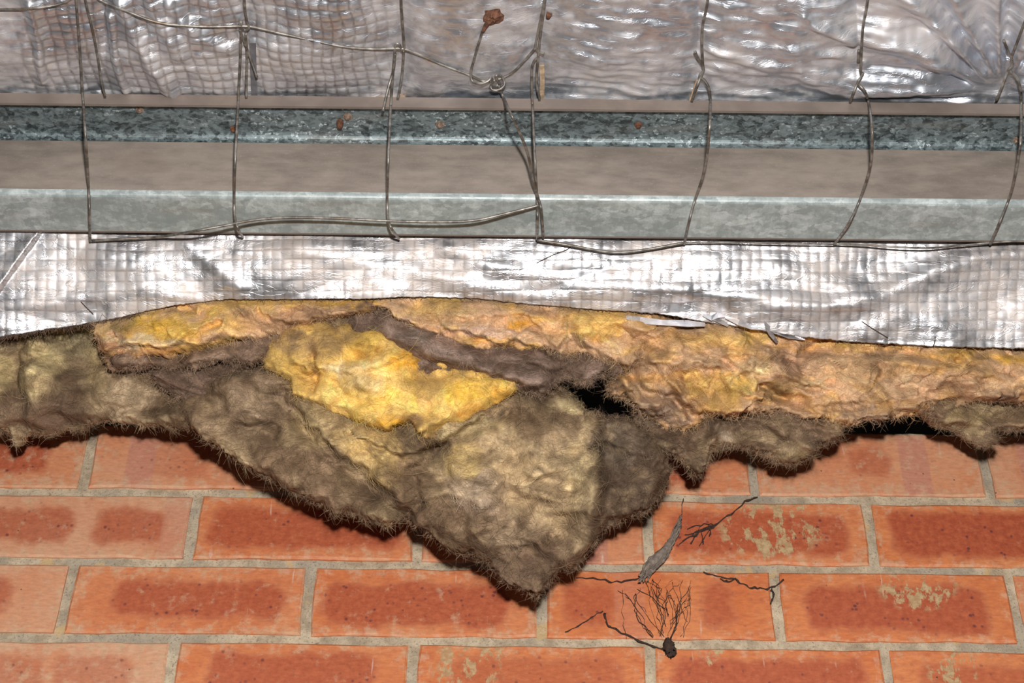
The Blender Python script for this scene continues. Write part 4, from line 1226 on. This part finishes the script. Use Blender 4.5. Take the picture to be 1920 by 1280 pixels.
wire([(1565, 457), (1620, 459), (1680, 463, .006), (1740, 465, .006), (1800, 460), (1857, 455), (1920, 452), (2050, 454)], 'lower strand sagging at the right below the purlin', name='mesh_wire', r=.0010)

# ------------------------------------------------------------------ tears, rust and tape on the upper foil
c0 = at_z(923, 32, float(roof_z(923, 32)) - .001)
hole = []
rr = random.Random(3)
vv, ff = [(c0[0], c0[1], c0[2] - .002)], []
for ring, (ra, zz) in enumerate(((.0035, -.004), (.0075, -.0015), (.0095, .001))):
    for k in range(14):
        a = k * 2 * math.pi / 14
        q_ = ra * rr.uniform(.6, 1.25)
        vv.append((c0[0] + q_ * math.cos(a), c0[1] + q_ * math.sin(a) * .9, c0[2] + zz + rr.uniform(-.0015, .0015)))
for k in range(14):
    ff.append((0, 1 + k, 1 + (k + 1) % 14))
    for r_ in range(2):
        ff.append((1 + r_ * 14 + k, 1 + (r_ + 1) * 14 + k, 1 + (r_ + 1) * 14 + (k + 1) % 14, 1 + r_ * 14 + (k + 1) % 14))
me = bpy.data.meshes.new('rusty_tear'); me.from_pydata(vv, [], ff); me.update()
ro = link('rusty_tear', me, M_RUST, roof_blanket); ro['label'] = 'rust-stained tear in the foil'
tube('rusty_tear', [at_z(918, 38, float(roof_z(918, 38)) - .003), at_z(910, 50, float(roof_z(910, 50)) - .003), at_z(905, 60, float(roof_z(905, 60)) - .003)], [.003, .0022, .0016], M_RUST, roof_blanket, 7, 4)
tube('rusty_tear', [at_z(1030, 26, float(roof_z(1030, 26)) - .002), at_z(1027, 34, float(roof_z(1027, 34)) - .002)], [.003, .002], M_RUST, roof_blanket, 7, 4)


def strip(name, pts, w, mat, off=.0015):
    P_ = np.array([at_z(a, b_, float(roof_z(a, b_)) - off) for a, b_ in pts])
    V_ = np.vstack([P_ + np.array([w, 0, 0]), P_ - np.array([w, 0, 0])]); n_ = len(P_)
    o = mesh_np(name, V_, np.array([[i, i + 1, n_ + i + 1, n_ + i] for i in range(n_ - 1)]), None, mat, roof_blanket, smooth_shade=False)
    m_ = o.modifiers.new('thickness', 'SOLIDIFY'); m_.thickness = .0008
    return o


strip('seam_tape', [(474, 80), (475, 120), (476, 150), (477, 182)], .003, M_TAPE)
strip('torn_edge', [(1016, 122), (1017, 150), (1016, 186)], .0022, M_TORN)
strip('torn_edge', [(1309, 150), (1303, 168), (1296, 188)], .0022, M_TORN)
for i, (a, b_, hh) in enumerate(((560, 700, 3), (700, 742, 6), (745, 760, 12), (760, 835, 4))):
    ps = np.linspace(a, b_, 9)
    up = [at_z(p_, 186 - hh * rr.uniform(.4, 1.1), float(roof_z(p_, 180)) - .0035) for p_ in ps]
    dn = [at_z(p_, 188, float(roof_z(p_, 184)) - .0035) for p_ in ps]
    o = mesh_np('torn_edge', np.vstack([up, dn]), np.array([[i2, i2 + 1, 10 + i2, 9 + i2] for i2 in range(8)]), None, M_TORN, roof_blanket, smooth_shade=False)
    m_ = o.modifiers.new('thickness', 'SOLIDIFY'); m_.thickness = .001

# ------------------------------------------------------------------ cobwebs on the bricks
rw = random.Random(12)


def wl(px, py, off=.004): return at_y(px, py, WALL_Y - off)


web = empty('dusty_cobweb', wl(1200, 1080, 0))
tag(web, 'thick grey dust-caked cobweb slanting over the mortar right of the sagging tip', 'cobweb')
core = tube('dust_roll', [wl(1278, 968, .012), wl(1272, 985, .012), wl(1262, 1010, .012), wl(1245, 1035, .012), wl(1225, 1055, .010), wl(1208, 1074, .008), wl(1200, 1086, .006)], [.0004, .0016, .0036, .0050, .0066, .0044, .0010], M_WEBDUST, web, 10, 8)
me = core.data
cc = np.zeros(len(me.vertices) * 3); me.vertices.foreach_get('co', cc); cc = cc.reshape(-1, 3)
cc += (fbm(cc[:, 0] * 300, cc[:, 2] * 300, 3, 81) * .0011)[:, None] * np.array([1, .4, -.6]); me.vertices.foreach_set('co', cc.ravel())


def strand(parent, pts, r, mat=M_WEBDARK, jit=3.0, sub=4, name='strand', off=.003):
    p = catmull(np.asarray(pts, float), sub)
    p = p + np.array([[rw.uniform(-jit, jit), rw.uniform(-jit, jit)] for _ in p]) * .6
    W = np.array([wl(a, b_, off + rw.uniform(-.0012, .0025)) for a, b_ in p])
    return tube(name, W, [r * rw.uniform(.5, 1.5) for _ in range(len(W))], mat, parent, 4, 2)


for _ in range(22):
    o1, o2 = rw.uniform(-6, 6), rw.uniform(-11, 11)
    k0 = rw.uniform(-10, 14)
    strand(web, [(1276 + o1 * .3, 975 + k0), (1262 + o1, 1010), (1245 + o2 * .8, 1036 + o2 * .4), (1224 + o2, 1056 + o2 * .6), (1206 + o1 * 1.6, 1080 + rw.uniform(-6, 12))], rw.uniform(.0004, .0010), M_WEBDUST, 2.5, 4, 'strand', rw.uniform(.008, .016))
strand(web, [(1280, 935), (1279, 955), (1272, 985)], .0005)
strand(web, [(1205, 1080), (1180, 1088), (1150, 1090), (1120, 1084), (1080, 1082)], .0007)
branch = empty('branching_cobweb', wl(1330, 985, 0))
tag(branch, 'dark branching cobweb rising to the bed joint over the smeared brick', 'cobweb')
strand(branch, [(1420, 930), (1398, 940), (1370, 962), (1345, 980), (1320, 992), (1280, 1012)], .0009)
for e in ((1290, 990), (1283, 1003), (1300, 1010), (1320, 1020), (1330, 1005), (1275, 1020), (1310, 1025), (1294, 1018)):
    m_ = (rw.uniform(1315, 1350), rw.uniform(978, 996))
    strand(branch, [m_, ((m_[0] + e[0]) / 2 + rw.uniform(-6, 6), (m_[1] + e[1]) / 2 + rw.uniform(-5, 5)), e], rw.uniform(.0004, .0008))
net = empty('cobweb_net', wl(1250, 1150, 0))
tag(net, 'tangled net of dark cobweb threads ending in a clump of debris', 'cobweb')
for _ in range(34):
    x0 = rw.uniform(1160, 1300); y0 = rw.uniform(1085, 1120)
    x1 = 1252 + (x0 - 1252) * rw.uniform(.05, .9); y1 = y0 + rw.uniform(25, 110)
    y1 = min(y1, 1195)
    strand(net, [(x0, y0), ((x0 + x1) / 2 + rw.uniform(-16, 16), (y0 + y1) / 2), (x1, y1)], rw.uniform(.00012, .00034), jit=5)
for _ in range(5):
    strand(net, [(rw.uniform(1262, 1290), rw.uniform(1120, 1150)), (1268, 1170), (1258, 1195), (1256, 1212)], .0003)
strand(net, [(1132, 1150), (1140, 1172), (1160, 1182), (1190, 1196), (1225, 1212), (1250, 1216)], .0010)
strand(net, [(1060, 1185), (1085, 1172), (1110, 1155), (1130, 1145)], .0006)
clump = tube('debris_clump', [wl(1250, 1198, .005), wl(1254, 1210, .007), wl(1258, 1222, .006), wl(1258, 1232, .004)], [.002, .0052, .0056, .0016], M_WEBDARK, net, 12, 8)
me = clump.data
cc = np.zeros(len(me.vertices) * 3); me.vertices.foreach_get('co', cc); cc = cc.reshape(-1, 3)
cc += np.random.default_rng(4).normal(0, .0009, cc.shape); me.vertices.foreach_set('co', cc.ravel())
thin = empty('cobweb_thread', wl(1400, 1090, 0))
tag(thin, 'thin dark cobweb thread reaching the upright joint right of the net', 'cobweb')
strand(thin, [(1320, 1072), (1350, 1082), (1376, 1086), (1400, 1098), (1420, 1102), (1445, 1102), (1468, 1088)], .0008)
strand(thin, [(1350, 1084), (1365, 1090), (1378, 1085)], .0009)
strand(thin, [(1447, 1102), (1450, 1115), (1446, 1130)], .0009)

# stray stems stuck to the lower foil
for pts, lab in (([(1614, 604), (1638, 618), (1664, 634)], 'short dark dry stem slanting on the lower foil at the right'), ([(1752, 632), (1750, 640), (1748, 650)], 'tiny dry stem poking down at the cut foil edge at the right'),
                 ([(1072, 462), (1060, 470), (1040, 478), (1008, 494)], 'thin rusty stem lying on the foil under the purlin'), ([(155, 566), (164, 578), (176, 590)], 'fine dark thread on the foil at the left')):
    P_ = [FOIL[2][int(np.clip((b_ - TOPY) / (np.interp(a, FOIL[0], FOIL[1]) - TOPY), 0, 1) * (nrow - 1)), int((a - XL) / 3)] + nrm * .0018 for a, b_ in pts]
    tag(tube('dry_stem', P_, .0005, M_WEBDARK, None, 5, 5), lab, 'stem', 'dry stems on the foil')
